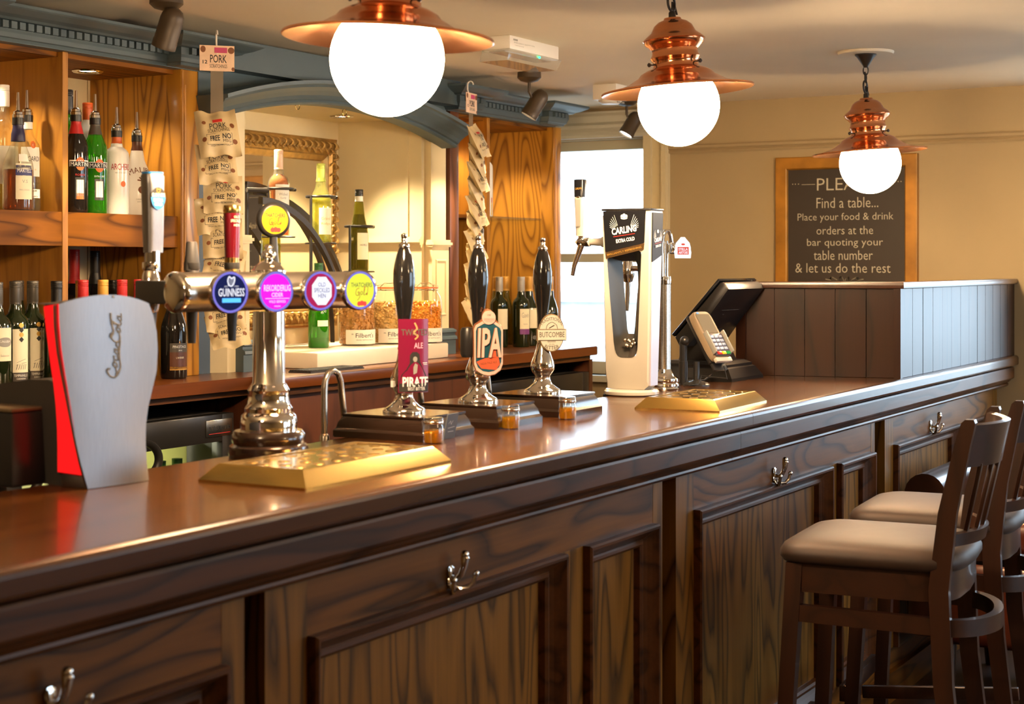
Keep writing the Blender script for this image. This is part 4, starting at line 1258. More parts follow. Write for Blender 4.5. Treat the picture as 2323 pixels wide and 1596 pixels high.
def nut_jar(x, y, mt, label, h=.222, r=.066, seed=1):
    t = thing('snack_jar', label, 'jar', (x, y, ST), 0, 'clip-top jars of bar snacks')
    pr = [(0, 0), (r * .9, 0), (r, .010), (r, h * .70), (r * .93, h * .80), (r * .74, h * .88), (r * .72, h * .93)]
    MB().lathe(pr, (0, 0, 0), 40, cap=False).build('glass_body', M['jarglass'], t, smooth=40)
    lid = MB().lathe([(r * .78, h * .945), (r * .80, h * .95), (r * .80, h * .97), (r * .70, h * .985), (r * .45, h), (0, h)], (0, 0, 0), 40, cap=False).build('lid', M['jarglass'], t, smooth=40)
    MB().lathe([(r * .74, h * .925), (r * .80, h * .93), (r * .80, h * .945), (r * .74, h * .95)], (0, 0, 0), 40, cap=False).build('seal', M['cap_orange'], lid)
    w = [(r * .8 * cos(q), r * .8 * sin(q), h * .9) for q in [2 * pi * k / 32 for k in range(32)]]
    cl = MB().tube(w, .0016, 6, True)
    cl.tube([(r * .81, 0, h * .9), (r * .95, 0, h * .86), (r * .92, 0, h * .98), (r * .5, .0, h * 1.02), (0, 0, h * 1.015), (-r * .5, 0, h * 1.02), (-r * .9, 0, h * .95), (-r * .81, 0, h * .9)], .0016, 6)
    cl.build('wire_clip', M['chrome'], t)
    rnd = random.Random(seed)
    nb = MB()
    core = [(0, .006), (r * .86, .006), (r * .86, h * .62), (r * .55, h * .67), (0, h * .69)]
    nb.lathe(core, (0, 0, 0), 24, cap=False)
    for k in range(640):
        a = rnd.uniform(0, 2 * pi)
        if k < 520: z = rnd.uniform(.01, h * .64); q = r * rnd.uniform(.84, .92)
        else: z = h * rnd.uniform(.64, .70); q = r * .86 * math.sqrt(rnd.random())
        c = Vector((q * cos(a), q * sin(a), z))
        d = Vector((rnd.gauss(0, 1), rnd.gauss(0, 1), rnd.gauss(0, 1))).normalized()
        s = rnd.uniform(.0042, .0060)
        nb.lathe([(0, -s * 1.3), (s * .8, -s * .7), (s, 0), (s * .8, s * .7), (0, s * 1.3)], c, 6, d, cap=False)
    o = nb.build('snacks', mt, t, smooth=60)
    o['kind'] = 'stuff'
    patch(r + .0008, .006, .058, 240, 62).build('paper_label', M['paper'], t, smooth=60)
    L = Lines().add("Filbert's", .075, .017, .004, .004).add('PROPER TEMPTING SNACKS', .07, .0035, .004, -.013).add('MR', .008, .005, -.045, .008)
    L.wrap('lettering', M['ink'], t, r + .0008, 240, .034, .0008)
    return t
nut_jar(4.895, 3.46, M['nuts_dk'], 'left snack jar of dark roast nuts behind the tap badges', seed=1)
nut_jar(5.045, 3.42, M['nuts'], 'middle snack jar of pale peanuts with a white label', seed=2)
nut_jar(5.155, 3.332, M['nuts_or'], 'right snack jar of orange nuts behind the leftmost pump handle', r=.0645, seed=3)

rk = thing('wine_rack', 'black iron staircase wine rack of curved arms and rings in the alcove', 'wine rack', (0, 0, 0))
steps = [(4.611, 3.60, 1.578), (4.835, 3.58, 1.556), (5.05, 3.56, 1.452)]
steps = [(4.611, 3.60, 1.580), (4.835, 3.58, 1.560), (5.05, 3.56, 1.455)]
for x, y, z in steps:
    MB().lathe([(0, 0), (.058, 0), (.060, .003), (.056, .006), (0, .006)], (x, y, z - .006), 32, cap=False).build('plate', M['iron'], rk)
    rg = [(x + .052 * cos(q), y + .052 * sin(q), z + .168) for q in [2 * pi * k / 32 for k in range(32)]]
    m = MB().tube(rg, .005, 8, True)
    m.build('ring', M['iron'], rk)
    MB().tube([(x - .06, y, z), (x - .06, y, z + .17)], .005, 8).build('post', M['iron'], rk)
    MB().tube([(x + .052, y, z + .168), (x + .085, y - .01, z + .168)], .006, 8).build('lug', M['iron'], rk)
for k, (a, b) in enumerate((((4.50, 3.662, 1.76), (5.02, 3.662, ST + .012)), ((4.44, 3.545, 1.70), (4.90, 3.52, ST + .012)), ((4.56, 3.685, 1.74), (5.16, 3.685, ST + .03)))):
    P = []
    n = 16
    for i in range(n + 1):
        q = i / n
        P.append((a[0] + (b[0] - a[0]) * sin(q * pi / 2), a[1] + (b[1] - a[1]) * q, b[2] + (a[2] - b[2]) * cos(q * pi / 2)))
    mb = MB()
    R = [[(p[0] + dx, p[1] + dy, p[2] + dz) for dx, dy, dz in ((0, -.010, .012), (0, .010, .012), (0, .010, -.012), (0, -.010, -.012))] for p in P]
    mb.loft(R).build('curved_arm', M['iron'], rk, smooth=40)
for a, b, r in (((4.47, 3.63, 1.74), (4.551, 3.60, 1.74), .009), ((4.5, 3.655, ST), (4.5, 3.655, 1.76), .008), ((4.775, 3.58, ST), (4.775, 3.58, 1.56), .006), ((4.99, 3.56, ST), (4.99, 3.56, 1.46), .006)):
    MB().tube([a, b], r, 8).build('support', M['iron'], rk)
G = 'wines held in the iron rack'
bottle('wine_bottle', 'rose wine bottle at the top of the iron rack', (steps[0][0], steps[0][1], steps[0][2]), 'bordeaux', .305, .0385, 'clear', 'cap_pink', .06, liquid='rose', fill=.72, neck=(.78, .98, 'cap_pink'), labels=[(.28, .60, 44, 'paper')], texts=[(T(('Wicked', .034, .010, .008), ('Lady', .022, .009, -.006)), .46, 'grey_ink')], group=G)
bottle('wine_bottle', 'white wine bottle with a lime capsule in the middle of the iron rack', (steps[1][0], steps[1][1], steps[1][2]), 'burgundy', .287, .0405, 'paleglass', 'cap_lime', .055, liquid='whitewine', fill=.62, neck=(.78, .98, 'cap_lime'), labels=[(.10, .44, 38, 'ivory')], texts=[(T(('Grand', .036, .011, .010), ('Ridge', .036, .011, -.010)), .27, 'gold_ink')], group=G)
bottle('wine_bottle', 'slim olive hock bottle with a black cap, lowest in the iron rack', (steps[2][0], steps[2][1], steps[2][2]), 'hock', .305, .0365, 'oliveglass', 'cap_black', .022, liquid='oliveglass', fill=.7, neck=(.86, .925, 'cap_white'), labels=[(.14, .47, 40, 'ivory')], texts=[(T(('HOELL', .03, .007, 0)), .32, 'ink')], group=G)
bottle('wine_bottle', 'lime-capped bottle standing behind the rose wine', (4.545, 3.735, 1.531), 'burgundy', .30, .038, 'paleglass', 'cap_lime', .055, neck=(.78, .98, 'cap_lime'), group=G)
bottle('wine_bottle', 'olive bottle with a dark cap standing behind the lime-capped white wine', (4.750, 3.745, 1.443), 'hock', .30, .0365, 'oliveglass', 'cap_black', .022, group=G)
bottle('wine_bottle', 'green screw-top wine bottle with white lettering on the stone slab', (4.660, 3.46, ST), 'bordeaux', .298, .037, 'greenglass', 'cap_green', .06, labels=[(.26, .33, 34, 'paper')], texts=[(T(('bon', .036, .016, .010), ('ge', .022, .014, -.008)), .46, 'white_ink')], group='bottles on the stone slab', liquid='greenglass', fill=.12)
for x, y, z in ((4.545, 3.735, 1.529), (4.750, 3.745, 1.441)):
    MB().lathe([(0, -.004), (.05, -.004), (.05, .001), (0, .001)], (x, y, z), 24).tube([(x, y, z - .004), (x, y, ST)], .006, 8).build('plate', M['iron'], rk)

# ---------------------------------------------------------------- pork scratchings on hanging strips
def bag(name, label, c, face, w, h, roll, tilt, grp, seed, prints=True, strip=None, th=.03):
    rnd = random.Random(seed)
    t = thing(name, label, 'snack bag', c, radians(face + 90), grp)
    rr, tt = radians(roll), radians(tilt)
    rot = Matrix.Rotation(tt, 3, 'X') @ Matrix.Rotation(rr, 3, 'Y')
    ph = [rnd.uniform(0, 6) for _ in range(6)]
    def surf(side):
        def f(i, j):
            x = (i - .5) * w; z = (j - .5) * h
            b = (max(0, sin(pi * i)) ** .55) * (max(0, min(1, sin(pi * min(1, max(0, (j - .09) / .82))))) ** .6)
            d = th * .5 * b
            if 0 < i < 1 and 0 < j < 1: d += .0010
            d += .0035 * sin(9 * i + ph[0] + 5 * j) * b + .003 * sin(14 * j + ph[1] - 4 * i) * b
            e = .006 * sin(7 * i * 2 + ph[2]) * (1 - b)
            z2 = z + .008 * sin(pi * i * 2 + ph[3]) * (j - .5)
            x2 = x * (1 - .05 * b)
            return rot @ Vector((x2, -side * d + e, z2))
        return f
    mb = MB().grid(surf(1), 18, 18).grid(surf(-1), 18, 18)
    bmesh.ops.remove_doubles(mb.bm, verts=mb.bm.verts, dist=.0004)
    mb.build('bag', M['kraft'], t, smooth=50)
    if prints:
        def put(L, mat):
            f = surf(1)
            pts = []
            for x, y in L.v:
                i, j = x / w + .5, y / h + .5
                pts.append(f(min(.98, max(.02, i)), min(.98, max(.02, j))) + rot @ Vector((0, -.0016, 0)))
            L._mk('printing', mat, t, pts)
        put(Lines().add('PORK', w * .42, h * .13, 0, h * .12).add('SCRATCHINGS', w * .55, h * .08, 0, h * .01).add('NO', w * .22, h * .10, w * .18, -h * .13, bold=.02).add('MSG', w * .20, h * .05, w * .18, -h * .22).add('FREE', w * .24, h * .11, -w * .12, -h * .16, bold=.02).add('HIGH IN PROTEIN', w * .48, h * .03, 0, -h * .30)
            .stroke([(-w * .32, -h * .06), (w * .32, -h * .06)], .001).stroke([(-w * .32, -h * .27), (w * .32, -h * .27)], .001).stroke([(-w * .32, -h * .06), (-w * .32, -h * .27)], .001).stroke([(w * .32, -h * .06), (w * .32, -h * .27)], .001), M['ink'])
        put(Lines().rect(-w * .12, w * .12, h * .20, h * .27), M['red_ink'])
        put(Lines().oval(w * .36, h * .12, w * .06, h * .06).oval(-w * .38, -h * .16, w * .05, h * .05).oval(w * .38, -h * .22, w * .06, h * .05).oval(-w * .34, h * .2, w * .05, h * .04), M['brown_ink'])
    return t

def strip(x, y, ztop, face, zlow, lab):
    t = thing('hanging_strip', lab, 'display strip', (x, y, 0), radians(face + 90), 'hanging snack strips')
    pts = [(0, .012, ztop - .012), (-.003, .010, ztop + .004)] + [(0, .004 - .012 * cos(q), ztop + .004 + .013 * sin(q)) for q in [pi * k / 8 for k in range(9)]] + [(0, .016, ztop - .015), (.0, .006, ztop - .045), (0, 0, ztop - .055)]
    MB().tube(pts[2:], .003, 8).build('hook', M['white'], t)
    c = MB().box(-.052, .052, -.001, .001, ztop - .105, ztop - .028).build('header_card', plain('pink_kraft_card', srgb(232, 198, 170), .5, noise=.12, nscale=25), t, smooth=0)
    L = Lines().add('PORK', .050, .024, .004, -.070 + .002, bold=.01).add('SCRATCHINGS', .052, .011, .004, -.090).add('12', .014, .011, -.036, -.078, bold=.02)
    L.v = [(a, b + ztop) for a, b in L.v]
    L.flat('lettering', M['ink'], c, (0, -.001, 0), -90)
    L = Lines().rect(-.008, .030, ztop - .050, ztop - .034)
    L.flat('lettering_red', M['pink_ink'], c, (0, -.001, 0), -90)
    L = Lines().oval(-.042, ztop - .040, .008, .010).oval(.042, ztop - .042, .010, .010).oval(.048, ztop - .098, .005, .006)
    L.flat('picture', M['brown_ink'], c, (0, -.001, 0), -90)
    MB().box(-.019, .019, .0015, .0025, zlow, ztop - .06).build('plastic_strip', thin_glass('clear_plastic_strip', (.80, .74, .64), .35, (.6, .52, .42)), t, smooth=0)
    return t
FA = 228
strip(3.80, 3.20, 2.165, FA, 1.30, 'hanging strip with a pork scratchings card, left of the arch')
GB = 'pork scratchings bags on the left strip'
names = ['topmost', 'second', 'third', 'fourth', 'fifth', 'sixth', 'seventh', 'eighth', 'lowest']
# (pixel-measured heights along the strip)
zs = [1.868, 1.777, 1.690, 1.622, 1.556, 1.480, 1.428, 1.338, 1.283]
for k, z in enumerate(zs):
    dx = (-.012, -.010, .004, -.012, .002, .014, .006, .012, .018)[k]
    ro = (-5, -4, 2, -3, 1, 14, 2, -4, -10)[k]
    bag('snack_bag', names[k] + ' pork scratchings bag on the left hanging strip', (3.782 + dx * .75, 3.170 - dx * .65 + (.004 if k % 2 else -.004), z), FA, .118 if k else .122, .150 if k == 0 else .125, ro, -22 if k not in (5, 8) else -34, GB, k, th=.046)
for k, z in enumerate((1.80, 1.70)):
    bag('snack_bag', ('upper' if k == 0 else 'lower') + ' bag tucked behind the left hanging strip', (3.848, 3.215, z), 268, .10, .13, 6, -8, GB, 30 + k, True)
strip(5.335, 3.235, 2.165, 278, 1.40, 'hanging strip with a small card, right of the arch')
GC = 'pork scratchings bags on the right strip'
n = 11
for k in range(n):
    q = k / (n - 1)
    bag('snack_bag', ['topmost', 'second', 'third', 'fourth', 'fifth', 'sixth', 'seventh', 'eighth', 'ninth', 'tenth', 'lowest'][k] + ' bag seen edge-on along the right hanging strip', (5.335 + (.012 if k % 2 else .0) - .03 * q, 3.205 + .01 * (k % 2), 1.95 - .66 * q), 292 if k % 2 else 280, .115, .135, (-18 if k % 2 else -10), -24, GC, 50 + k, True, th=.04)
# ---------------------------------------------------------------- things on the bar
# soft drinks dispenser with a waisted steel front and a lit red side
ck = thing('soft_drink_dispenser', 'soft drink dispenser with waisted steel front and glowing red side, near end of the bar', 'dispenser', (2.07, 1.97, BT), radians(-4))
Lp = [(-.124, .311), (-.123, .275), (-.118, .231), (-.111, .195), (-.103, .158), (-.095, .120), (-.087, .083), (-.078, .046), (-.071, .023), (-.064, .001)]
Tp = [(-.096, .317), (-.061, .323), (.002, .325), (.045, .320)]
Rp = [(.072, .309), (.084, .288), (.093, .260), (.096, .229), (.093, .190), (.082, .160), (.071, .130), (.065, .100), (.064, .069), (.067, .030), (.072, .001)]
outl = Lp[::-1] + Tp + Rp
mb = MB()
def bulge(x, z): return -.012 * (1 - ((x - .01) / .12) ** 2)
row = []
nz = 40
def edge(P, z):
    P = sorted(P, key=lambda p: p[1])
    for (x0, z0), (x1, z1) in zip(P, P[1:]):
        if z0 <= z <= z1 and z1 > z0: return x0 + (x1 - x0) * (z - z0) / (z1 - z0)
    return P[-1][0] if z > P[-1][1] else P[0][0]
def plate(i, j):
    zt = .001 + j * .308
    xl, xr = edge(Lp, zt), edge(Rp, zt)
    x = xl + (xr - xl) * i
    if j > .999:
        pass
    dome = .0165 * (1 - (2 * i - 1) ** 2) * max(0, (j - .8) / .2) ** 2
    return (x, bulge(x, zt), zt + dome)
mb.grid(plate, 24, 44)
mb.grid(lambda i, j: (plate(i, j)[0], plate(i, j)[1] + .006, plate(i, j)[2]), 24, 44)
bmesh.ops.remove_doubles(mb.bm, verts=mb.bm.verts, dist=.00001)
edges_b = [e for e in mb.bm.edges if e.is_boundary]
bmesh.ops.bridge_loops(mb.bm, edges=edges_b)
mb.build('steel_front', M['brushed'], ck, smooth=40)
# lit red panel running from the steel edge back to the housing
RL = [(-.092, .306), (-.085, .258), (-.078, .213), (-.071, .175), (-.066, .138), (-.063, .10), (-.062, .063), (-.062, .024)]
redm = glow('lit_red_panel', (1.0, .010, .010), .46)
def red(i, j):
    z = .024 + .282 * j
    xl = edge(Lp, z) + .001; xr = edge(RL, z)
    return (xl + (xr - xl) * i, -.004 + .074 * i, z + .006 * (1 - i) * j)
MB().grid(red, 6, 30).build('lit_panel', redm, ck, smooth=60)
# dark housing behind with a curved top
hs_ = MB()
prof = [(.0, 0), (.0, .172), (.03, .180), (.09, .178), (.16, .168), (.24, .145), (.29, .11), (.30, .0)]
def hx(z, side): return edge(RL, max(.024, z)) + .006 if side < 0 else edge(Rp, max(.001, min(.309, z))) - .012
Ra = [(hx(z, -1) if y < .08 else -.058, y + .066 if y < .02 else y + .06, z) for y, z in prof]
Rb = [(hx(z, 1) if y < .08 else .055, y + .004 if y < .02 else y + .06, z) for y, z in prof]
hs_.loft([Ra, Rb]).build('housing', M['black_matt'], ck, smooth=40)
bkk = MB()
bkk.grid(lambda i, j: (edge(RL, .024 + .282 * j) + .002 + (edge(Rp, .024 + .282 * j) - .004 - edge(RL, .024 + .282 * j)) * i, .070 - .066 * max(0, i - .35) / .65, .024 + .282 * j + .006 * j), 12, 20)
bkk.grid(lambda i, j: (edge(Lp, .306) + .004 + (edge(Rp, .306) - edge(Lp, .306) - .008) * i, .003 + (.066 - .06 * max(0, i - .35) / .65) * j, .3115 + .012 * (1 - (2 * i - 1) ** 2) * (1 - j)), 12, 4)
bkk.build('tower_back', M['black_matt'], ck, smooth=40)
MB().box(-.128, -.05, .108, .30, .0, .127, .006).build('valve_box', M['black'], ck)
MB().box(-.128, -.05, .108, .30, .127, .134, .003).build('valve_cover', plain('bronze_grey_plastic', srgb(92, 78, 58), .4), ck)
MB().box(-.064, -.02, .0, .06, .0, .022, .003).build('base', M['brushed'], ck)
# flowing script lettering running up the front
scr_ = Lines()
def sw(pts, w): scr_.stroke(pts, w)
def curve(pts, n=8):
    """Catmull-Rom through points"""
    P = [pts[0]] + list(pts) + [pts[-1]]
    out = []
    for k in range(1, len(P) - 2):
        p0, p1, p2, p3 = (Vector(P[k + q]) for q in (-1, 0, 1, 2))
        for i in range(n):
            t = i / n
            out.append(tuple(.5 * ((2 * p1) + (p2 - p0) * t + (2 * p0 - 5 * p1 + 4 * p2 - p3) * t * t + (3 * p1 - p0 - 3 * p2 + p3) * t ** 3)))
    out.append(tuple(pts[-1]))
    return out
S = .0105
def C_(x, big):
    k = 1.75 if big else .8
    return curve([(x + k * .55, k * .75), (x + k * .40, k * .98), (x + k * .05, k * .65), (x + k * .0, k * .12), (x + k * .30, -.05), (x + k * .75, k * .22)])
def o_(x): return curve([(x + .4, .75), (x + .05, .5), (x + .1, .02), (x + .45, .1), (x + .55, .6), (x + .35, .78), (x + .62, .62), (x + .85, .55)])
def a_(x): return curve([(x + .5, .7), (x + .15, .6), (x + .08, .05), (x + .4, .1), (x + .55, .75), (x + .5, .08), (x + .85, .2)])
def l_(x): return curve([(x, .2), (x + .35, 1.3), (x + .45, 1.75), (x + .2, 1.5), (x + .15, .2), (x + .35, .0), (x + .6, .25)])
strokes = [(C_(0, True), .20), (o_(1.15), .16), (C_(2.0, False), .16), (a_(2.7), .16), (curve([(3.55, .45), (4.0, .5)]), .2), (C_(4.1, True), .20), (o_(5.2), .16), (l_(5.95), .16), (a_(6.55), .16),
           (curve([(.2, -.15), (1.2, -.65), (2.3, -.3), (3.4, -.15), (4.3, -.15)]), .22), (curve([(4.5, 1.72), (5.2, 1.25), (6.2, 1.75), (7.3, 2.1)]), .22)]
L1 = Lines()
for P, w in strokes:
    L1.stroke([((px - 3.7) * S * 1.40, (py - .5) * S * 1.15) for px, py in P], w * S * .9)
L1.oval(7.75 * S, 1.6 * S, .0018, .0018)
for nm, mat, dx, lf in (('lettering_edge', M['black_matt'], .0012, .0125), ('lettering', M['gold_ink'] if False else plain('tan_print', srgb(150, 138, 118), .35), 0, .0132)):
    LL = Lines(); LL.v = list(L1.v); LL.f = list(L1.f)
    # turned a quarter so that the word reads upwards
    LL.flat(nm, mat, ck, (-.006 + dx, 0, .240 - dx), -90, lf, 0, 83)

# chrome T-bar fountain with four lit badges
ft = thing('beer_fountain', 'chrome T-bar beer fountain with four lit round badges', 'beer tap', (2.53, 2.0, BT), radians(-11))
MB().lathe([(0, 0), (.077, 0), (.079, .010), (.077, .022), (.070, .027), (.072, .034), (.072, .044), (.066, .052), (0, .054)], (0, 0, 0), 48).build('wooden_base', M['pumpbase'], ft, smooth=40)
MB().lathe([(.055, .052), (.056, .068), (.053, .082), (.046, .088), (.047, .096), (.041, .104), (.0395, .128), (.041, .131), (.036, .140), (.0315, .146), (.0315, .285)], (0, 0, 0), 48).build('column', M['chrome'], ft, smooth=40)
ftube = MB().tube([(-.225, 0, .325), (.255, 0, .325)], .0375, 40)
ftube.build('cross_tube', M['satin'], ft, smooth=50)
for x0, x1, s in ((-.225, -.236, -1), (.255, .266, 1)):
    MB().lathe([(.0385, -.006), (.0385, .004), (.034, .008), (.020, .012), (0, .013)], (x0, 0, .325), 40, (s, 0, 0)).build('end_cap', M['chrome'], ft, smooth=50)
MB().lathe([(.033, .350), (.034, .360), (.034, .366), (.030, .368), (.026, .374), (.018, .381), (.010, .385), (.008, .387), (.012, .390), (.0145, .396), (.012, .403), (.007, .406), (.007, .408), (.009, .411), (.006, .416), (0, .417)], (0, 0, 0), 36, cap=False).build('finial', M['chrome'], ft, smooth=50)
bz_navy = glow('lit_navy_badge', (.012, .016, .075), .42)
bz_pink = glow('lit_magenta_badge', (.80, .015, .62), .52)
bz_red = glow('lit_crimson_badge', (.42, .02, .09), .42)
bz_yel = glow('lit_yellow_badge', (.72, .76, .06), .48)
bz_white = glow('lit_white_print', (.92, .92, 1.0), .42)
bz_lil = glow('lit_lilac_print', (1.0, .62, .95), .55)
bz_blue = glow('lit_blue_bar', (.10, .45, 1.0), .6)
bz_glow = glow('lit_violet_rim', (.30, .26, .95), .30)
BX = (-.142, -.030, .085, .193)
bmats = (bz_navy, bz_pink, bz_red, bz_yel)
FB = -98                       # badge facing in the fountain's own axes
nb = Vector((cos(radians(FB)), sin(radians(FB)), 0))
for k, x in enumerate(BX):
    c = Vector((x, 0, .325))
    st = MB().lathe([(.026, .0), (.026, .045), (.036, .052), (.0405, .056), (.0405, .066), (.0385, .069), (.0375, .066)], c, 40, nb, cap=False)
    bd = st.build('badge', M['chrome'], ft, smooth=40)
    MB().lathe([(0, .0655), (.0365, .0655), (.0385, .067), (.0375, .069), (.034, .0685), (.034, .0672), (0, .0672)], c, 40, nb, cap=False).build('lit_rim', bz_glow, bd, smooth=40)
    MB().lathe([(.0355, .0680), (.030, .0696), (.018, .0712), (0, .0718)], c, 40, nb, cap=False).build('lit_face', bmats[k], bd, smooth=60)
    O = c + nb * .0722
    if k == 0:
        Lines().add('GUINNESS', .056, .015, 0, .000, bold=.015).flat('lettering', bz_white, bd, O, FB)
        h_ = Lines().stroke(curve([(-.006, .013), (-.008, .022), (-.005, .029), (.000, .026), (.006, .028), (.006, .020), (.001, .012), (-.005, .013)]), .0024)
        for q in range(4): h_.stroke([(-.004 + q * .003, .014), (-.004 + q * .003, .025)], .0007)
        h_.add('EST        1759', .030, .0025, 0, .011)
        h_.flat('harp', bz_white, bd, O, FB)
        Lines().rect(-.020, .020, -.019, -.011).flat('light_bar', bz_blue, bd, O, FB)
    elif k == 1:
        Lines().add('REKORDERLIG', .060, .012, 0, .007, bold=.01).add('CIDER', .026, .008, 0, -.006, bold=.01).rect(-.027, .027, -.0135, -.0125).add('WILD BERRIES', .038, .005, 0, -.019).add('SWEDEN', .014, .003, 0, -.028).flat('lettering', bz_lil, bd, O, FB)
    elif k == 2:
        R8 = [(.030 * cos(pi / 8 + q * pi / 4) * .84, .030 * sin(pi / 8 + q * pi / 4)) for q in range(8)]
        Lines().shape(R8).flat('octagon', bz_white, bd, O, FB)
        Lines().add('OLD', .018, .0085, 0, .0125, bold=.01).add('SPECKLED', .038, .0090, 0, .0015, bold=.01).add('HEN', .018, .0085, 0, -.0095, bold=.01).flat('lettering', M['blue_ink'], bd, O, FB, .001)
    else:
        Lines().add('THATCHERS', .052, .009, 0, .011, bold=.01).flat('lettering', M['ink'], bd, O, FB)
        Lines().stroke(curve([(-.006, .004), (-.012, .002), (-.014, -.008), (-.008, -.010), (-.005, -.004), (-.009, -.004), (-.004, -.012), (-.010, -.020)]), .0014).stroke(curve([(0, -.002), (-.003, -.006), (0, -.009), (.003, -.005), (.001, -.002)]), .0013).stroke(curve([(.005, -.009), (.009, .006), (.007, .006), (.006, -.008), (.009, -.009)]), .0013).stroke(curve([(.016, .006), (.014, -.009), (.012, -.006), (.011, -.009), (.015, -.004)]), .0013).flat('script', M['brown_ink'], bd, O, FB)
        Lines().oval(-.006, -.027, .005, .005).oval(.001, -.026, .0055, .0055).oval(.008, -.027, .005, .005).flat('apples', M['red_ink'], bd, O, FB)
# bracket and four taps on the server's side
Ri = Matrix.Rotation(radians(11), 3, 'Z')
def loc_(x, y): 
    v = Ri @ Vector((x - 2.53, y - 2.0, 0)); return v.x, v.y
TAPS = [loc_(2.375, 2.165), loc_(2.494, 2.165), loc_(2.618, 2.165), loc_(2.755, 2.165)]
DH = -.015
for k, (x, y) in enumerate(TAPS):
    zz = .325
    MB().tube([(x, .02, zz), (x, y - .012, zz)], .011, 14).build('tap_shank', M['chrome'] if k else M['black_matt'], ft)
    tb = MB().lathe([(.0, -.045), (.014, -.040), (.019, -.020), (.019, .015), (.016, .032), (.013, .040), (.016, .044), (.016, .056), (0, .058)], (x, y, zz), 24, cap=False).build('tap_body', M['chrome'] if k == 0 else M['black_matt'], ft, smooth=50)
    MB().lathe([(.012, -.040), (.0105, -.060), (.008, -.105), (.0, -.105)], (x, y, zz), 16, cap=False).build('tap_nozzle', M['black'], tb)
MB().box(-.238, -.205, .02, .11, .303, .347, .004).build('bracket', M['black_matt'], ft)
# tall silver handle
x, y = TAPS[0]
hd = MB()
R = []
for z, w, d, lean in ((.415, .0185, .012, 0), (.45, .019, .014, .001), (.50, .020, .015, .003), (.545, .021, .0155, .005), (.562, .0215, .0155, .006), (.566, .020, .0140, .006)):
    z += DH
    R.append([(x + .006 - lean + w * math.copysign(abs(cos(q)) ** .55, cos(q)), y - lean + d * math.copysign(abs(sin(q)) ** .55, sin(q)), z) for q in [2 * pi * i / 28 for i in range(28)]])
ha = hd.loft(R).build('silver_handle', M['brushed'], ft, smooth=50)
MB().lathe([(.015, .378), (.015, .418), (0, .419)], (x + .004, y, DH), 24).build('ferrule', M['chrome'], ha)
MB().loft([[(p[0], p[1], p[2] + .0005 + dz) for p in R[-1]] for dz in (0, .004)]).build('blue_top', plain('blue_plastic', srgb(40, 130, 205), .4), ha)
FH = -96
P0 = (x + .002, y - .0145 - .006, .522 + DH)
Lines().shape([(.016 * cos(q), .016 * sin(q) * 1.15) for q in [pi * i / 14 for i in range(15)]]).flat('black_print', M['ink'], ha, P0, FH, .0012)
Lines().shape([(.016 * cos(q), .016 * sin(q) * 1.5) for q in [-pi * i / 14 for i in range(15)]]).flat('blue_print', bpy.data.materials['blue_plastic'], ha, P0, FH, .0012)
Lines().add('GUINNESS', .029, .007, 0, .004, bold=.02).add('EXTRA', .020, .006, 0, -.006, bold=.01).add('COLD', .017, .006, 0, -.014, bold=.01).flat('lettering', M['white_ink'], ha, P0, FH, .0018)
Lines().stroke(curve([(-.003, .010), (-.003, .016), (.001, .014), (.004, .016), (.003, .010), (-.002, .009)]), .0016).flat('harp', M['gold_ink'], ha, P0, FH, .0018)
# plain black handle
x, y = TAPS[1]
MB().loft([[(x + w * cos(q), y + w * .7 * sin(q), z + DH) for q in [2 * pi * i / 20 for i in range(20)]] for z, w in ((.38, .018), (.40, .0165), (.435, .0125), (.438, .010))]).build('black_handle', M['black_matt'], ft, smooth=50)
# crimson cylinder handle
x, y = TAPS[2]
ch_ = MB().lathe([(.0145, .405), (.0155, .43), (.0175, .498), (.0175, .499)], (x, y, DH), 32).build('crimson_handle', plain('crimson_enamel', srgb(96, 9, 22), .24, coat=.3), ft, smooth=50)
MB().lathe([(.0175, .498), (.0182, .502), (.0182, .510), (.0165, .514), (0, .515)], (x, y, DH), 32, cap=False).build('brass_top', plain('aged_brass', (.45, .30, .10), .22, 1), ch_)
MB().lathe([(.015, .378), (.015, .406), (.0135, .407)], (x, y, DH), 32).build('brass_ferrule', bpy.data.materials['aged_brass'], ch_)
Lines().add('OLD', .012, .005, 0, .010).add('SPECKLED', .024, .006, 0, .002).add('HEN', .012, .005, 0, -.007).wrap('lettering', M['ivory'], ch_, .0168, -96, .480 + DH, .0016, (x, y))
# lollipop handle with a yellow disc
x, y = TAPS[3]
lo = MB().lathe([(.012, .36), (.013, .40), (.009, .43), (.008, .462), (0, .462)], (x, y, -.022), 20).build('lollipop_handle', M['black'], ft, smooth=50)
FL_ = -108
nl = Vector((cos(radians(FL_)), sin(radians(FL_)), 0))
c = Vector((x, y, .472))
MB().lathe([(0, -.014), (.030, -.013), (.0375, -.006), (.0385, .002), (.036, .008), (.0305, .010), (.030, .0085), (0, .0085)], c, 40, nl, cap=False).build('disc', M['black'], lo, smooth=50)
MB().lathe([(0, .0092), (.0298, .0088), (.0298, .0075)], c, 40, nl, cap=False).build('yellow_face', plain('golden_yellow_enamel', srgb(192, 160, 10), .3), lo)
O = c + nl * .0094
Lines().add('THATCHERS', .046, .009, 0, .010, bold=.01).flat('lettering', M['ink'], lo, O, FL_)
Lines().stroke(curve([(-.006, .003), (-.012, .001), (-.013, -.008), (-.008, -.010), (-.005, -.005), (-.009, -.005), (-.004, -.012), (-.009, -.018)]), .0014).stroke(curve([(0, -.003), (-.003, -.006), (0, -.009), (.003, -.006), (.001, -.003)]), .0012).stroke(curve([(.005, -.009), (.009, .004), (.007, .004), (.006, -.008), (.009, -.009)]), .0012).stroke(curve([(.015, .004), (.013, -.009), (.011, -.006), (.010, -.009), (.014, -.004)]), .0012).flat('script', M['brown_ink'], lo, O, FL_)
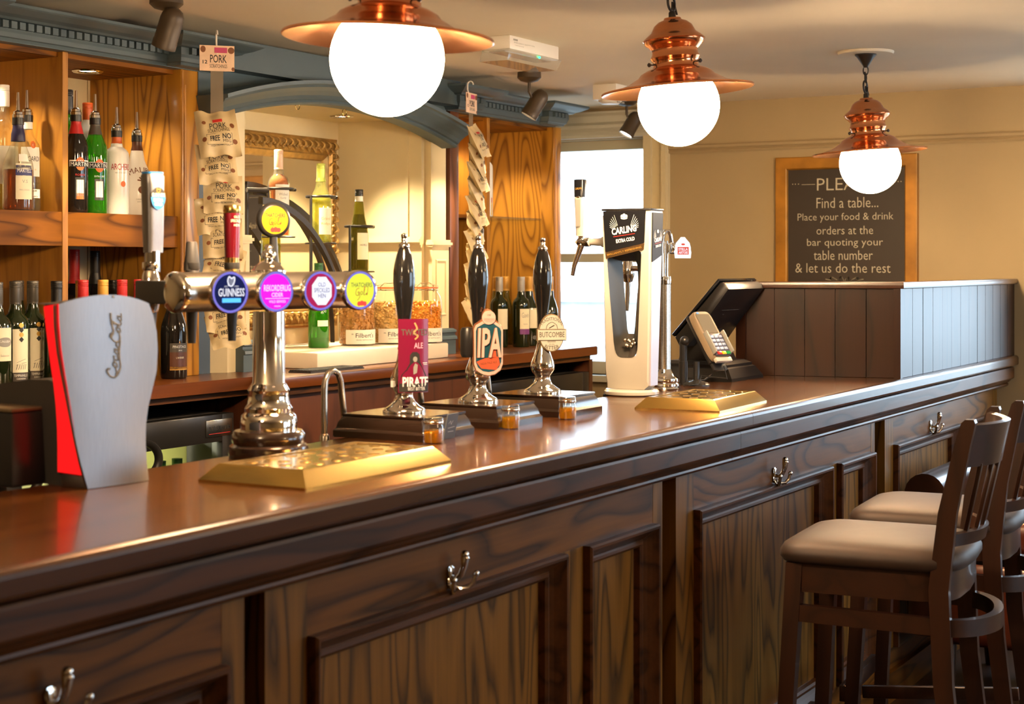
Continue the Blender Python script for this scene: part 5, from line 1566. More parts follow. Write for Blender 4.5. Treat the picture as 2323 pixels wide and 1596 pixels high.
Lines().oval(-.006, -.021, .005, .005).oval(.001, -.020, .0055, .0055).oval(.008, -.021, .005, .005).flat('apples', M['red_ink'], lo, O, FL_)

# three hand pumps on stepped wooden bases
def hand_pump(x, y, label, first=[]):
    if first:
        t = bpy.data.objects.new('hand_pump', None); COL.objects.link(t)
        tag(t, label, 'beer pump', 'hand pumps along the bar'); t.location = (x, y, BT)
        for ch in first: copy_tree(ch, t)
        return t
    t = thing('hand_pump', label, 'beer pump', (x, y, BT), 0, 'hand pumps along the bar')
    b = MB()
    sq = lambda a, d, z: [(-a, -d, z), (a, -d, z), (a, d, z), (-a, d, z)]
    b.loft([sq(.104, .118, 0), sq(.104, .118, .014), sq(.101, .115, .018), sq(.099, .113, .020), sq(.096, .110, .032), sq(.090, .104, .042), sq(.088, .102, .045), sq(.090, .104, .047), sq(.090, .104, .051), sq(.0, .0, .051)])
    first.append(b.build('wooden_base', M['pumpbase'], t, smooth=20))
    first.append(MB().lathe([(.047, .050), (.048, .055), (.044, .060), (.034, .066), (.024, .075), (.020, .086), (.019, .094), (.024, .100), (.029, .108), (.031, .118), (.029, .130), (.023, .146), (.018, .160), (.015, .176), (.0135, .188), (.015, .192), (.0135, .198)], (0, 0, 0), 40).build('pump_body', M['chrome'], t, smooth=50))
    hp = [(.010, .196), (.012, .200), (.0105, .206), (.0125, .214), (.0135, .235), (.015, .262), (.0185, .288), (.0225, .315), (.0245, .340), (.0240, .362), (.021, .382), (.0165, .400), (.0115, .413), (.0095, .416)]
    first.append(MB().lathe(hp, (0, 0, 0), 40).build('handle', M['black_gloss'], t, smooth=50))
    first.append(MB().lathe([(.0115, .414), (.0125, .417), (.0115, .422), (.0075, .425), (.0060, .429), (.0070, .432), (.0055, .435), (.0072, .438), (.0066, .444), (0, .447)], (0, 0, 0), 28, cap=False).build('finial', M['chrome'], t, smooth=50))
    first.append(MB().tube([(-.112, .135, -.02), (-.112, .135, .10), (-.109, .135, .122), (-.098, .135, .138), (-.080, .135, .143), (-.062, .135, .136), (-.052, .135, .118), (-.040, .135, .05), (-.035, .135, .0)], .0072, 12).lathe([(.011, -.0), (.011, .02), (.008, .026), (.007, .027)], (-.112, .135, -.02), 16).build('swan_neck_spout', M['satin'], t, smooth=50))
    return t
pumps = [hand_pump(2.995, 1.99, 'leftmost hand pump, with a tall crimson pirate ale clip'),
         hand_pump(3.312, 1.99, 'middle hand pump, with a copper edged IPA clip'),
         hand_pump(3.632, 1.99, 'rightmost hand pump, with an oval cream bitter clip')]
def clip_frame(parent, off, facing):
    a = radians(facing)
    Nn = Vector((cos(a), sin(a), 0)); R = Vector((-sin(a), cos(a), 0))
    return Nn, R, Vector(off)
# crimson curved clip
t = pumps[0]
Fc = 228
Nn, R, _ = clip_frame(t, (0, 0, 0), Fc)
cc = Nn * .030 + R * .012
W, Z0, Z1 = .070, .097, .258
cr = .075
def clipsurf(i, j, k=0.0):
    th = (i - .5) * W / cr
    p = cc + R * (cr * sin(th)) + Nn * (cr * cos(th) - cr + .012 + k)
    return (p.x, p.y, Z0 + (Z1 - Z0) * j)
cm = MB().grid(clipsurf, 16, 1).grid(lambda i, j: clipsurf(i, j, -.002), 16, 1)
pc = cm.build('pump_clip', plain('crimson_clip', srgb(122, 20, 56), .3, coat=.2), t, smooth=60)
def onclip(L, nm, mat):
    L.v = [(x, Z0 + (y - .055) / .183 * (Z1 - Z0)) for x, y in L.v]
    pts = [Vector(clipsurf(x / W + .5, (y - Z0) / (Z1 - Z0), .0008)) for x, y in L.v]
    return L._mk(nm, mat, pc, pts)
onclip(Lines().add('TWISTED', .062, .016, .002, .205, bold=.02), 'lettering_grey', plain('dark_grey_print', srgb(96, 84, 78), .5))
onclip(Lines().stroke(curve([(.002, .188), (.008, .196), (-.002, .204), (.006, .214), (.001, .228)]), .004), 'flame', plain('tan_gold_print', srgb(196, 150, 96), .5))
onclip(Lines().add('ALE', .021, .014, .010, .172, bold=.01), 'lettering_pink', plain('pale_pink_print', srgb(226, 170, 190), .5))
onclip(Lines().rect(-.034, .034, .057, .078).shape([(-.034, .078), (.034, .078), (.028, .10), (.02, .115), (.014, .130), (.012, .150), (.006, .156), (-.004, .156), (-.010, .148), (-.010, .128), (-.018, .112), (-.028, .10)]), 'black_print', M['ink'])
onclip(Lines().oval(.002, .138, .005, .007).shape([(-.002, .100), (.006, .104), (.008, .124), (.002, .128), (-.002, .118)]), 'figure_print', M['grey_ink'])
onclip(Lines().add('PIRATE', .060, .024, .004, .082, bold=.03), 'lettering_white', M['white_ink'])
onclip(Lines().add('BEST BITTER', .040, .008, .006, .0645).rect(.020, .032, .128, .129).rect(.022, .032, .124, .125), 'lettering_small', M['white_ink'])
MB().box(-.004, .030, -.003, .003, .118, .132).build('clip_bracket', M['white'], t).location = (-.03, .01, -.01)
# shield clip with raised letters
t = pumps[1]
Fc = 225
Nn, R, _ = clip_frame(t, (0, 0, 0), Fc)
c0 = Nn * .030 + R * .018 + Vector((0, 0, .056))
def to3(o, R, N, x, z, d): 
    p = o + R * x + N * d
    return (p.x, p.y, z + o.z)
cop = plain('coppery_clip_edge', srgb(176, 112, 76), .35, .3)
shield = [(-.036, .085), (-.030, .070), (-.016, .060), (0, .057), (.016, .060), (.030, .070), (.036, .085), (.036, .168), (.032, .178), (.016, .190), (.014, .206), (.006, .214), (-.004, .217), (-.012, .208), (-.014, .192), (-.030, .180), (-.036, .170)]
sh = MB().prism([to3(c0, R, Nn, x, z, -.022) for x, z in shield], Nn * .022, .002).build('pump_clip', cop, t, smooth=30)
def oncl(L, nm, mat, parent, lift=.0008): return L._mk(nm, mat, parent, [Vector(to3(c0, R, Nn, x, z, lift)) for x, z in L.v])
rim = plain('pinkish_rim', srgb(222, 186, 170), .3)
inner_ = lambda k: [((x) * k, .130 + (z - .130) * (k + .0)) for x, z in [(-.036, .085), (-.030, .070), (-.016, .060), (0, .057), (.016, .060), (.030, .070), (.036, .085), (.036, .168), (.032, .178), (.014, .190), (-.014, .190), (-.032, .180), (-.036, .170)]]
oncl(Lines().shape(inner_(.97)), 'rim_print', rim, sh, .0006)
oncl(Lines().shape(inner_(.86)), 'teal_print', plain('deep_teal_print', srgb(24, 78, 92), .4), sh, .0010)
oncl(Lines().shape([(-.030, .092), (-.010, .100), (.024, .104), (.028, .086), (.018, .072), (-.018, .076)]).shape([(.002, .10), (.020, .10), (.016, .135), (.008, .140)]), 'orange_banner', plain('orange_red_print', srgb(206, 92, 58), .4), sh, .0014)
oncl(Lines().add('INDIA PALE ALE', .040, .0055, .0, .089, rot=.12), 'lettering_small', M['brown_ink'], sh, .0019)
Li = Lines().add('IPA', .058, .070, .001, .137, bold=.025, shear=.08)
top_ = [Vector(to3(c0, R, Nn, x, z, .006)) for x, z in Li.v]
Li._mk('lettering', rim, sh, top_)
Li2 = [Vector(to3(c0, R, Nn, x - .0012, z - .0008, .003)) for x, z in Li.v]
Li._mk('lettering_copper_edge', cop, sh, Li2)  # copper copy of the letters, offset behind the raised ones
MB().lathe([(0, 0), (.0165, 0), (.0165, .004), (0, .0045)], c0 + Vector((0, 0, .196)), 30, Nn).build('roundel', rim, sh)
oncl(Lines().add('GREENE KING', .026, .0055, 0, .192).add('BREWERS', .016, .002, 0, .187).stroke([(-.004, .204), (.004, .201)], .001).stroke([(-.004, .201), (.004, .204)], .001), 'lettering_roundel', M['grey_ink'], sh, .0052)
MB().lathe([(0, -.0), (.014, .0), (.018, .008), (.018, .062), (.014, .070), (0, .072)], (-.024, .014, .158), 20).build('clip_holder', M['black'], t)
# oval clip
t = pumps[2]
Fc = 224
Nn, R, _ = clip_frame(t, (0, 0, 0), Fc)
c0 = Nn * .022 + R * .018
ZC = .204
tanm = plain('tan_clip_edge', srgb(150, 122, 84), .35)
ov = lambda k: [(.034 * k * cos(q), ZC + .048 * k * sin(q)) for q in [2 * pi * i / 40 for i in range(40)]]
base_ = MB().prism([to3(c0, R, Nn, x, z, -.008) for x, z in ov(1)], Nn * .008, .001)
base_.prism([to3(c0, R, Nn, x, z, -.008) for x, z in ((-.0385, ZC - .020), (.0385, ZC - .020), (.0385, ZC + .010), (-.0385, ZC + .010))], Nn * .010, .001)
oc = base_.build('pump_clip', tanm, t, smooth=30)
crm = plain('cream_enamel', srgb(238, 230, 208), .35)
oncl(Lines().shape(ov(.95)), 'oval_face', crm, oc, .0006)
oncl(Lines().rect(-.037, .037, ZC - .0185, ZC + .0085), 'band_face', crm, oc, .0026)
oncl(Lines().add('BUTCOMBE', .066, .0135, 0, ZC - .004).rect(-.035, .035, ZC - .0185, ZC - .0178).rect(-.035, .035, ZC + .0078, ZC + .0085), 'lettering', plain('olive_grey_print', srgb(88, 82, 62), .5), oc, .0032)
oncl(Lines().add('TRADITIONAL', .070, .0085, 0, ZC - .0005, arc=.0365).add('BITTER', .038, .0095, 0, ZC + .002, arc=-.040).add('BREWERY', .022, .0045, 0, ZC - .0225 + .0005).add('4% VOL', .014, .003, 0, ZC - .029), 'lettering_arched', M['grey_ink'] if False else bpy.data.materials['olive_grey_print'], oc, .0012)
oncl(Lines().stroke(curve([(-.015, ZC + .009), (-.012, ZC + .020), (0, ZC + .027), (.012, ZC + .020), (.015, ZC + .009)]), .0012).stroke(curve([(-.007, ZC + .012), (0, ZC + .016), (.006, ZC + .019)]), .0022), 'emblem', bpy.data.materials['olive_grey_print'], oc, .0014)
MB().tube([tuple(c0 + Nn * -.006 + Vector((0, 0, ZC - .014))), (-.006, .016, ZC - .014), (-.020, .012, ZC - .012)], .0055, 10).build('clip_bracket', M['black'], t)

# tasting jars and a small price card
def taster(x, y, label, first=[]):
    if first:
        t = copy_tree(first[0]); t.location = (x, y, BT); t['label'] = label
        return t
    t = thing('tasting_jar', label, 'jar', (x, y, BT), 0, 'tasting jars in front of the hand pumps')
    r = .0215
    MB().lathe([(0, 0), (r * .9, 0), (r, .004), (r, .036), (r * .9, .041), (r * .9, .044)], (0, 0, 0), 32, cap=False).build('glass_body', M['jarglass'], t, smooth=50)
    MB().lathe([(0, .003), (r * .9, .003), (r * .93, .006), (r * .93, .029), (0, .029)], (0, 0, 0), 32, cap=False).build('ale', M['honey'], t, smooth=50)
    MB().lathe([(r * .92, .040), (r * .98, .042), (r * .98, .053), (r * .92, .055), (r * .5, .0555), (0, .055)], (0, 0, 0), 32, cap=False).build('lid', M['jarglass'], t, smooth=50)
    MB().lathe([(r * .96, .042), (r * 1.0, .043), (r * 1.0, .047), (r * .96, .048)], (0, 0, 0), 32, cap=False).build('rim', M['chrome'], t, smooth=50)
    first.append(t)
    return t
taster(2.888, 1.845, 'tasting jar of amber ale in front of the leftmost hand pump')
taster(3.232, 1.855, 'tasting jar of amber ale in front of the middle hand pump')
taster(3.506, 1.852, 'tasting jar of amber ale in front of the rightmost hand pump')
cd = thing('price_card', 'small grey price card leaning on the leftmost pump base', 'card', (2.985, 1.862, BT), 0)
MB().obox((0, 0, .028), (1, 0, 0), (0, .95, .2), (0, -.2, .95), .022, .0012, .028).build('card', plain('grey_card', srgb(104, 110, 116), .4), cd)
Lines().stroke([(-.014, .006), (-.008, .012), (-.004, .004), (.002, .012)], .001).stroke([(-.014, -.004), (.012, -.002)], .001).stroke([(-.012, -.012), (.010, -.012)], .001).flat('lettering', M['white_ink'], cd, (0, -.0016, .028), -90, .0006, -12)

# white and black lager tower with a loop-shaped body
ct = thing('lager_tower', 'tall white and black lager tower with an open loop body', 'beer tap', (4.225, 2.04, BT), 0)
yo = -2.04
outer = [(1.971, .019), (2.106, .019), (2.109, .10), (2.113, .30), (2.119, .534), (1.963, .534), (1.966, .30)]
hole = [(2.026, .110), (2.065, .110), (2.076, .122), (2.080, .140), (2.103, .396), (1.993, .420), (1.998, .30), (2.006, .128), (2.012, .114)]
def resample(P, n, c):
    """n points round the outline, by angle about c"""
    out = []
    m = len(P)
    for k in range(n):
        a = 2 * pi * k / n
        d = Vector((cos(a), sin(a)))
        best = None
        for i in range(m):
            p, q = Vector(P[i]) - Vector(c), Vector(P[(i + 1) % m]) - Vector(c)
            e = q - p
            den = d.x * e.y - d.y * e.x
            if abs(den) < 1e-12: continue
            t_ = (p.x * e.y - p.y * e.x) / den
            s_ = (p.x * d.y - p.y * d.x) / den
            if t_ > 0 and -1e-9 <= s_ <= 1 + 1e-9 and (best is None or t_ > best): best = t_
        out.append((c[0] + d.x * best, c[1] + d.y * best))
    return out
cen = (2.052, .27)
n = 96
def depth(z): return .060 + .028 * (z / .53)
O_ = resample(outer, n, cen); H_ = resample(hole, n, cen)
ring = lambda P, dx, ins=0: [(dx(z) if callable(dx) else dx, y + yo + (cen[0] - y) * ins, z + (cen[1] - z) * ins) for y, z in P]
shell = MB()
A = [ring(H_, .003), ring(O_, .0, .05), ring(O_, .004), ring(O_, lambda z: depth(z) - .006), ring(O_, lambda z: depth(z), .06), ring(H_, lambda z: depth(z) - .002)]
shell.loft(A, True, False).build('shell', M['carl'], ct, smooth=30)
# dark lining of the loop, sloping in towards the open slot
slot_ = [(1.985 + .012, .398), (1.985 + .05, .398), (2.050, .150), (2.015, .150)]
hs2 = [(2.033, .388), (2.090, .388), (2.067, .176), (2.045, .176)]
S_ = resample(hs2, n, (2.058, .27))
S2 = []
for (y, z) in resample(hole, n, (2.058, .27)): S2.append((y, z))
lin = MB()
lin.loft([ring(S2, .002), ring(S2, .006, .01), ring(S_, lambda z: depth(z) - .004)], True, False)
lin.build('loop_lining', plain('charcoal_lining', srgb(52, 50, 46), .35), ct, smooth=30)
MB().box(-.001, .0895, 1.962 + yo, 2.120 + yo, .5335, .5395, .002).build('lid', M['black'], ct)
Fp = 180
gl_black = plain('gloss_black_panel', (.010, .010, .012), .22, spec=.3)
band = [(2.114, .5325), (1.978, .5325), (1.983, .440), (2.106, .414)]
MB().prism([(-.0015, y + yo, z) for y, z in band], (.003, 0, 0)).build('front_panel', gl_black, ct, smooth=0)
bb = [(2.106, .413), (1.983, .439), (1.985, .421), (2.104, .395)]
MB().prism([(-.0012, y + yo, z) for y, z in bb], (.003, 0, 0)).build('bronze_band', plain('bronze_band', srgb(120, 92, 60), .25, .7), ct, smooth=0)
sy = lambda z: -.0705 - .0075 * z / .53 - .0018
MB().prism([(x, sy(z) - .0004, z) for x, z in ((.010, .527), (.080, .527), (.074, .405), (.010, .385))], (0, .006, 0)).build('side_panel', plain('satin_black_panel', (.010, .010, .012), .5, spec=.15), ct, smooth=0)
MB().prism([(x, sy(z), z) for x, z in ((.010, .385), (.074, .405), (.058, .03), (.010, .03))], (0, .006, 0)).build('side_light_panel', M['carl_side'], ct, smooth=0)
def logo(k):
    L = Lines()
    L.add('CARLING', .080 * k, .020 * k, 0, 0, rot=.14, bold=.03, shear=.1).add('EXTRA COLD', .060 * k, .011 * k, .004 * k, -.029 * k, rot=.14, bold=.03)
    for s in (-1, 1):
        for q in range(7):
            a = pi / 2 - s * (.35 + q * .14)
            L.stroke([(.014 * s * k + .020 * k * cos(a), -.006 * k + .020 * k * sin(a)), (.014 * s * k + (.052 - .003 * q) * k * cos(a), -.004 * k + (.050 - .003 * q) * k * sin(a))], .0009 * k)
    L.oval(0, .034 * k, .011 * k, .004 * k).oval(-.007 * k, .039 * k, .004 * k, .005 * k).oval(.007 * k, .039 * k, .004 * k, .005 * k).oval(0, .042 * k, .005 * k, .005 * k)
    return L
logo(1.0).flat('lettering', bz_white if False else M['white_ink'], ct, (-.0016, .006, .478), Fp, .0008)
Lines().stroke([(-.034, -.020), (.034, -.011)], .0016).flat('red_line', M['red_ink'], ct, (-.0016, .006, .478), Fp, .0009)
Lines().add('BRILLIANTLY REFRESHING', .112, .0055, 0, 0, rot=.205).flat('lettering_band', M['gold_ink'], ct, (-.0013, .006, .417), Fp, .0008)
logo(.62).flat('lettering_side', M['white_ink'], ct, (.043, -.0800, .450), -90, .0008)
Lines().stroke([(-.022, -.013), (.022, -.007)], .0011).flat('red_line', M['red_ink'], ct, (.043, -.0800, .450), -90, .0009)
cb_ = MB()
for q in range(9):
    cb_.ball((.016, -.016 + .004 * q - .004, .150 + .010 * sin(q * 1.7)), .0062, 10)
cb_.build('crest', M['satin'], ct)
MB().lathe([(0, 0), (.075, .0), (.080, .004), (.080, .012), (.074, .018), (0, .019)], (.035, 0, 0), 48).build('plinth', M['carl'], ct, smooth=40)
MB().box(.0, .07, .03, .075, -.06, .001).build('under_bracket', M['black_matt'], ct)
# its tap
tp = MB().lathe([(.016, 0), (.016, .02), (.012, .026), (.010, .06), (.013, .062), (.013, .072), (.010, .075), (.010, .09)], (.04, .076, .444), 20, (0, 1, 0)).build('tap_shank', M['carl'], ct, smooth=50)
MB().lathe([(.010, .06), (.0135, .064), (.0135, .078), (.010, .082), (.012, .10), (.0, .112)], (.04, .076, .444), 20, (0, 1, 0), cap=False).tube([(.04, .166, .437), (.04, .176, .41), (.04, .190, .375), (.04, .196, .345)], [.010, .0085, .007, .0058], 14).lathe([(.010, 0), (.008, .02), (.009, .03)], (.04, .168, .436), 16).build('tap_body', M['chrome'], ct, smooth=50)
th = MB().loft([[(.04 + w * math.copysign(abs(cos(q)) ** .6, cos(q)), .170 + w * 1.1 * math.copysign(abs(sin(q)) ** .6, sin(q)), z) for q in [2 * pi * i / 24 for i in range(24)]] for z, w in ((.462, .0105), (.50, .012), (.575, .0145), (.576, .0145))]).build('tap_handle', M['carl'], ct, smooth=50)
MB().box(.0235, .026, .162, .178, .49, .570).build('grey_inlay', M['grey_ink'], th)
MB().loft([[(.04 + w * math.copysign(abs(cos(q)) ** .6, cos(q)), .170 + w * 1.1 * math.copysign(abs(sin(q)) ** .6, sin(q)), z) for q in [2 * pi * i / 24 for i in range(24)]] for z, w in ((.577, .0148), (.626, .0155), (.629, .0145))]).build('black_top', gl_black, th, smooth=50)
MB().lathe([(.0152, 0), (.0156, .003), (.0152, .006)], (.04, .170, .574), 24).build('silver_ring', M['chrome'], th)
Lines().add('CARLING', .020, .006, 0, 0, rot=.1).flat('lettering', M['gold_ink'], th, (.0247, .168, .602), 190, .0014)

# slim chrome lager column with a lit badge
sc_ = thing('lager_column', 'slim frosted chrome lager column with a small white lit badge', 'beer tap', (4.497, 2.045, BT), 0)
MB().lathe([(.047, 0), (.049, .004), (.046, .009), (.049, .012), (.049, .018), (.045, .022), (.047, .026), (.046, .034), (.040, .039), (.034, .042), (.026, .054), (.0225, .062)], (0, 0, 0), 44, cap=False).build('stepped_base', M['chrome'], sc_, smooth=40)
MB().lathe([(.0215, .060), (.0215, .322)], (0, 0, 0), 40, cap=False).build('frosted_column', plain('condensation_chrome', (.62, .59, .54), .24, 1, noise=.12, nscale=200, bump=.12), sc_, smooth=40)
MB().lathe([(.0225, .318), (.0235, .322), (.0225, .326), (.0235, .330), (.0225, .334), (.0215, .342), (.0, .344)], (0, 0, 0), 40, cap=False).build('collar', M['chrome'], sc_, smooth=40)
MB().tube([(-.008, .004, .34), (-.008, .004, .44), (-.006, .0, .466), (.000, -.006, .480), (.008, -.012, .480), (.014, -.016, .462), (.016, -.018, .44)], .0065, 12).tube([(.010, -.004, .34), (.010, -.004, .45)], .0055, 12).build('bent_pipes', M['chrome'], sc_, smooth=50)
Fs = 215
ns_ = Vector((cos(radians(Fs)), sin(radians(Fs)), 0)); rs_ = Vector((-ns_.y, ns_.x, 0))
bcx = Vector((.024, -.026, .427))
MB().lathe([(.016, -.02), (.017, .016), (.014, .02), (0, .021)], bcx, 28, rs_ * -1 + ns_ * .6).build('badge_housing', M['chrome'], sc_, smooth=40)
bsh = [(-.024, -.030), (.024, -.030), (.026, -.012), (.022, .002), (.021, .016), (.012, .026), (.006, .034), (-.006, .034), (-.012, .026), (-.021, .016), (-.022, .002), (-.026, -.012)]
bb_ = bcx + rs_ * .020 + ns_ * .016
pts = [bb_ + rs_ * x + Vector((0, 0, z)) for x, z in bsh]
bg_ = MB().prism([tuple(p) for p in pts], tuple(ns_ * .008), .002).build('badge', glow('lit_white_badge', (1, .96, .94), .44), sc_, smooth=30)
Lines().rect(-.017, .017, -.019, .004).oval(0, .012, .006, .003).flat('red_cartouche', glow('lit_red_print', (.75, .10, .06), .40), bg_, bb_ + ns_ * .008, Fs, .0012)
Lines().add('STELLA', .028, .008, 0, -.003, bold=.02).add('ARTOIS', .028, .008, 0, -.013, bold=.02).flat('lettering', bz_white, bg_, bb_ + ns_ * .008, Fs, .0018)
MB().tube([(0, .018, .36), (.02, .10, .366), (.03, .13, .366)], .009, 12).lathe([(.0, .03), (.014, .035), (.020, .055), (.020, .075), (.014, .10), (0, .105)], (.03, .135, .29), 20, cap=False).tube([(.03, .135, .33), (.03, .137, .27), (.03, .138, .235)], [.009, .007, .005], 12).build('tap', M['chrome'], sc_, smooth=50)

# till with a tilted screen
pt = thing('pos_terminal', 'black till with a tilted touch screen seen from behind', 'till', (5.02, 2.08, BT), 0)
sq = lambda x0, x1, y0, y1, z: [(x0, y0, z), (x1, y0, z), (x1, y1, z), (x0, y1, z)]
MB().loft([sq(-.14, .14, -.10, .16, 0), sq(-.138, .138, -.098, .16, .010), sq(-.118, .118, -.078, .15, .040), sq(-.11, .11, -.07, .15, .044), sq(-.11, .11, -.07, .15, .052), sq(-.09, .09, -.05, .14, .062)]).build('base', M['black'], pt, smooth=20)
MB().prism([(x, -.02, .055) if False else (-.07, y, z) for x, y, z in ((0, -.035, .060), (0, .12, .060), (0, .10, .16), (0, .04, .20))], (.14, 0, 0), .006).build('neck', M['black'], pt)
side = [(.110, .139), (-.050, .319), (-.058, .321), (-.072, .313), (-.080, .298), (.062, .110), (.095, .112)]
MB().prism([(-.12, y, z) for y, z in side], (.32, 0, 0), .006).build('screen_housing', M['black'], pt, smooth=40)
scf = [(.112, .142), (-.052, .326), (-.044, .332), (.120, .148)]
MB().prism([(-.122, y, z) for y, z in scf], (.324, 0, 0), .002).build('screen', plain('dark_screen_glass', (.01, .01, .012), .08), pt)
Lines().rect(-.09, .06, .03, .0312).rect(-.06, -.045, .012, .0135).rect(-.10, -.085, -.012, -.0108).flat('marks', M['grey_ink'], pt, (.04, -.009, .204), -90, .0012, -37)
MB().tube([(-.10, -.03, .03), (-.18, -.02, .006), (-.26, .05, .006)], .003, 8).build('cable', M['black'], pt)

# card reader on its stand
rd = thing('card_reader', 'tan and grey card payment reader on a black stand', 'card reader', (4.692, 2.022, BT), 0)
MB().lathe([(.042, 0), (.042, .004), (.034, .010), (.016, .014), (.010, .018), (.0095, .075), (0, .076)], (0, 0, 0), 36).build('stand', M['black'], rd, smooth=40)
MB().tube([(.0, .045, .0), (.0, .045, .075)], .014, 16).tube([(0, .045, .075), (0, .045, .135)], .012, 16).ball((0, .04, .138), .016, 14).build('pole', M['black'], rd, smooth=40)
Fr, tl = 248, radians(36)
N0 = Vector((cos(radians(Fr)), sin(radians(Fr)), 0)); Rr = Vector((-N0.y, N0.x, 0))
Ur = Vector((0, 0, cos(tl))) - N0 * sin(tl)
Nr = N0 * cos(tl) + Vector((0, 0, sin(tl)))
cR = Vector((.042, -.025, .151))
tan_ = plain('tan_plastic', srgb(142, 122, 98), .36)
MB().obox(cR - Nr * .018, Rr, Ur, Nr, .036, .088, .007, .004).obox(cR - Nr * .020 - Ur * .095, Rr, Ur, Nr, .030, .018, .005, .003).build('cradle', M['black'], rd)
bodyr = MB().loft([[tuple(cR + Rr * (w * math.copysign(abs(cos(q)) ** .35, cos(q))) + Ur * (h_ * math.copysign(abs(sin(q)) ** .35, sin(q))) + Nr * d) for q in [2 * pi * i / 40 for i in range(40)]] for d, w, h_ in ((-.012, .036, .086), (-.008, .040, .089), (.010, .040, .089), (.015, .037, .086))]).build('reader_body', tan_, rd, smooth=40)
MB().obox(cR + Nr * .0155 + Ur * .040, Rr, Ur, Nr, .029, .036, .001).build('screen', plain('grey_lcd', srgb(120, 112, 98), .12), rd)
kp = cR + Nr * .019 - Ur * .042
MB().obox(kp, Rr, Ur, Nr, .034, .040, .005, .004).build('keypad', plain('slate_keypad', srgb(92, 88, 104), .4), rd)
km = plain('pale_blue_key', srgb(170, 182, 210), .35)
for r_ in range(4):
    for c_ in range(3):
        MB().obox(kp + Nr * .006 + Rr * ((c_ - 1) * .018) + Ur * (.026 - r_ * .0145), Rr, Ur, Nr, .0068, .0050, .0018, .0012).build('key', km, rd)
for c_, cl in enumerate(((214, 40, 36), (236, 186, 40), (28, 150, 70))):
    MB().obox(kp + Nr * .006 + Rr * ((c_ - 1) * .019) + Ur * (-.034), Rr, Ur, Nr, .0085, .0055, .002, .0012).build('coloured_key', plain('key_colour_%d' % c_, srgb(*cl), .35), rd)
for s in (-1, 1):
    MB().obox(kp + Rr * (s * .037) + Ur * .006 + Nr * .006, Rr, Ur, Nr, .003, .040, .009, .002).build('privacy_shield', M['grey_ink'], rd)
MB().obox(cR - Ur * .092 + Nr * .008, Rr, Ur, Nr, .034, .008, .007, .003).build('card_slot', plain('silver_plastic', srgb(196, 190, 180), .3), rd)
MB().obox(cR + Nr * .0158 + Ur * .080 - Rr * .018, Rr, Ur, Nr, .005, .003, .0006).build('blue_mark', plain('blue_mark', srgb(70, 140, 220), .4), rd)
MB().tube([tuple(cR - Ur * .11), tuple(cR - Ur * .12 + Vector((-.01, -.01, -.03))), (.012, -.012, .03), (-.03, -.02, .006), (-.06, .0, .004)], .0022, 8).build('cable', M['black'], rd)
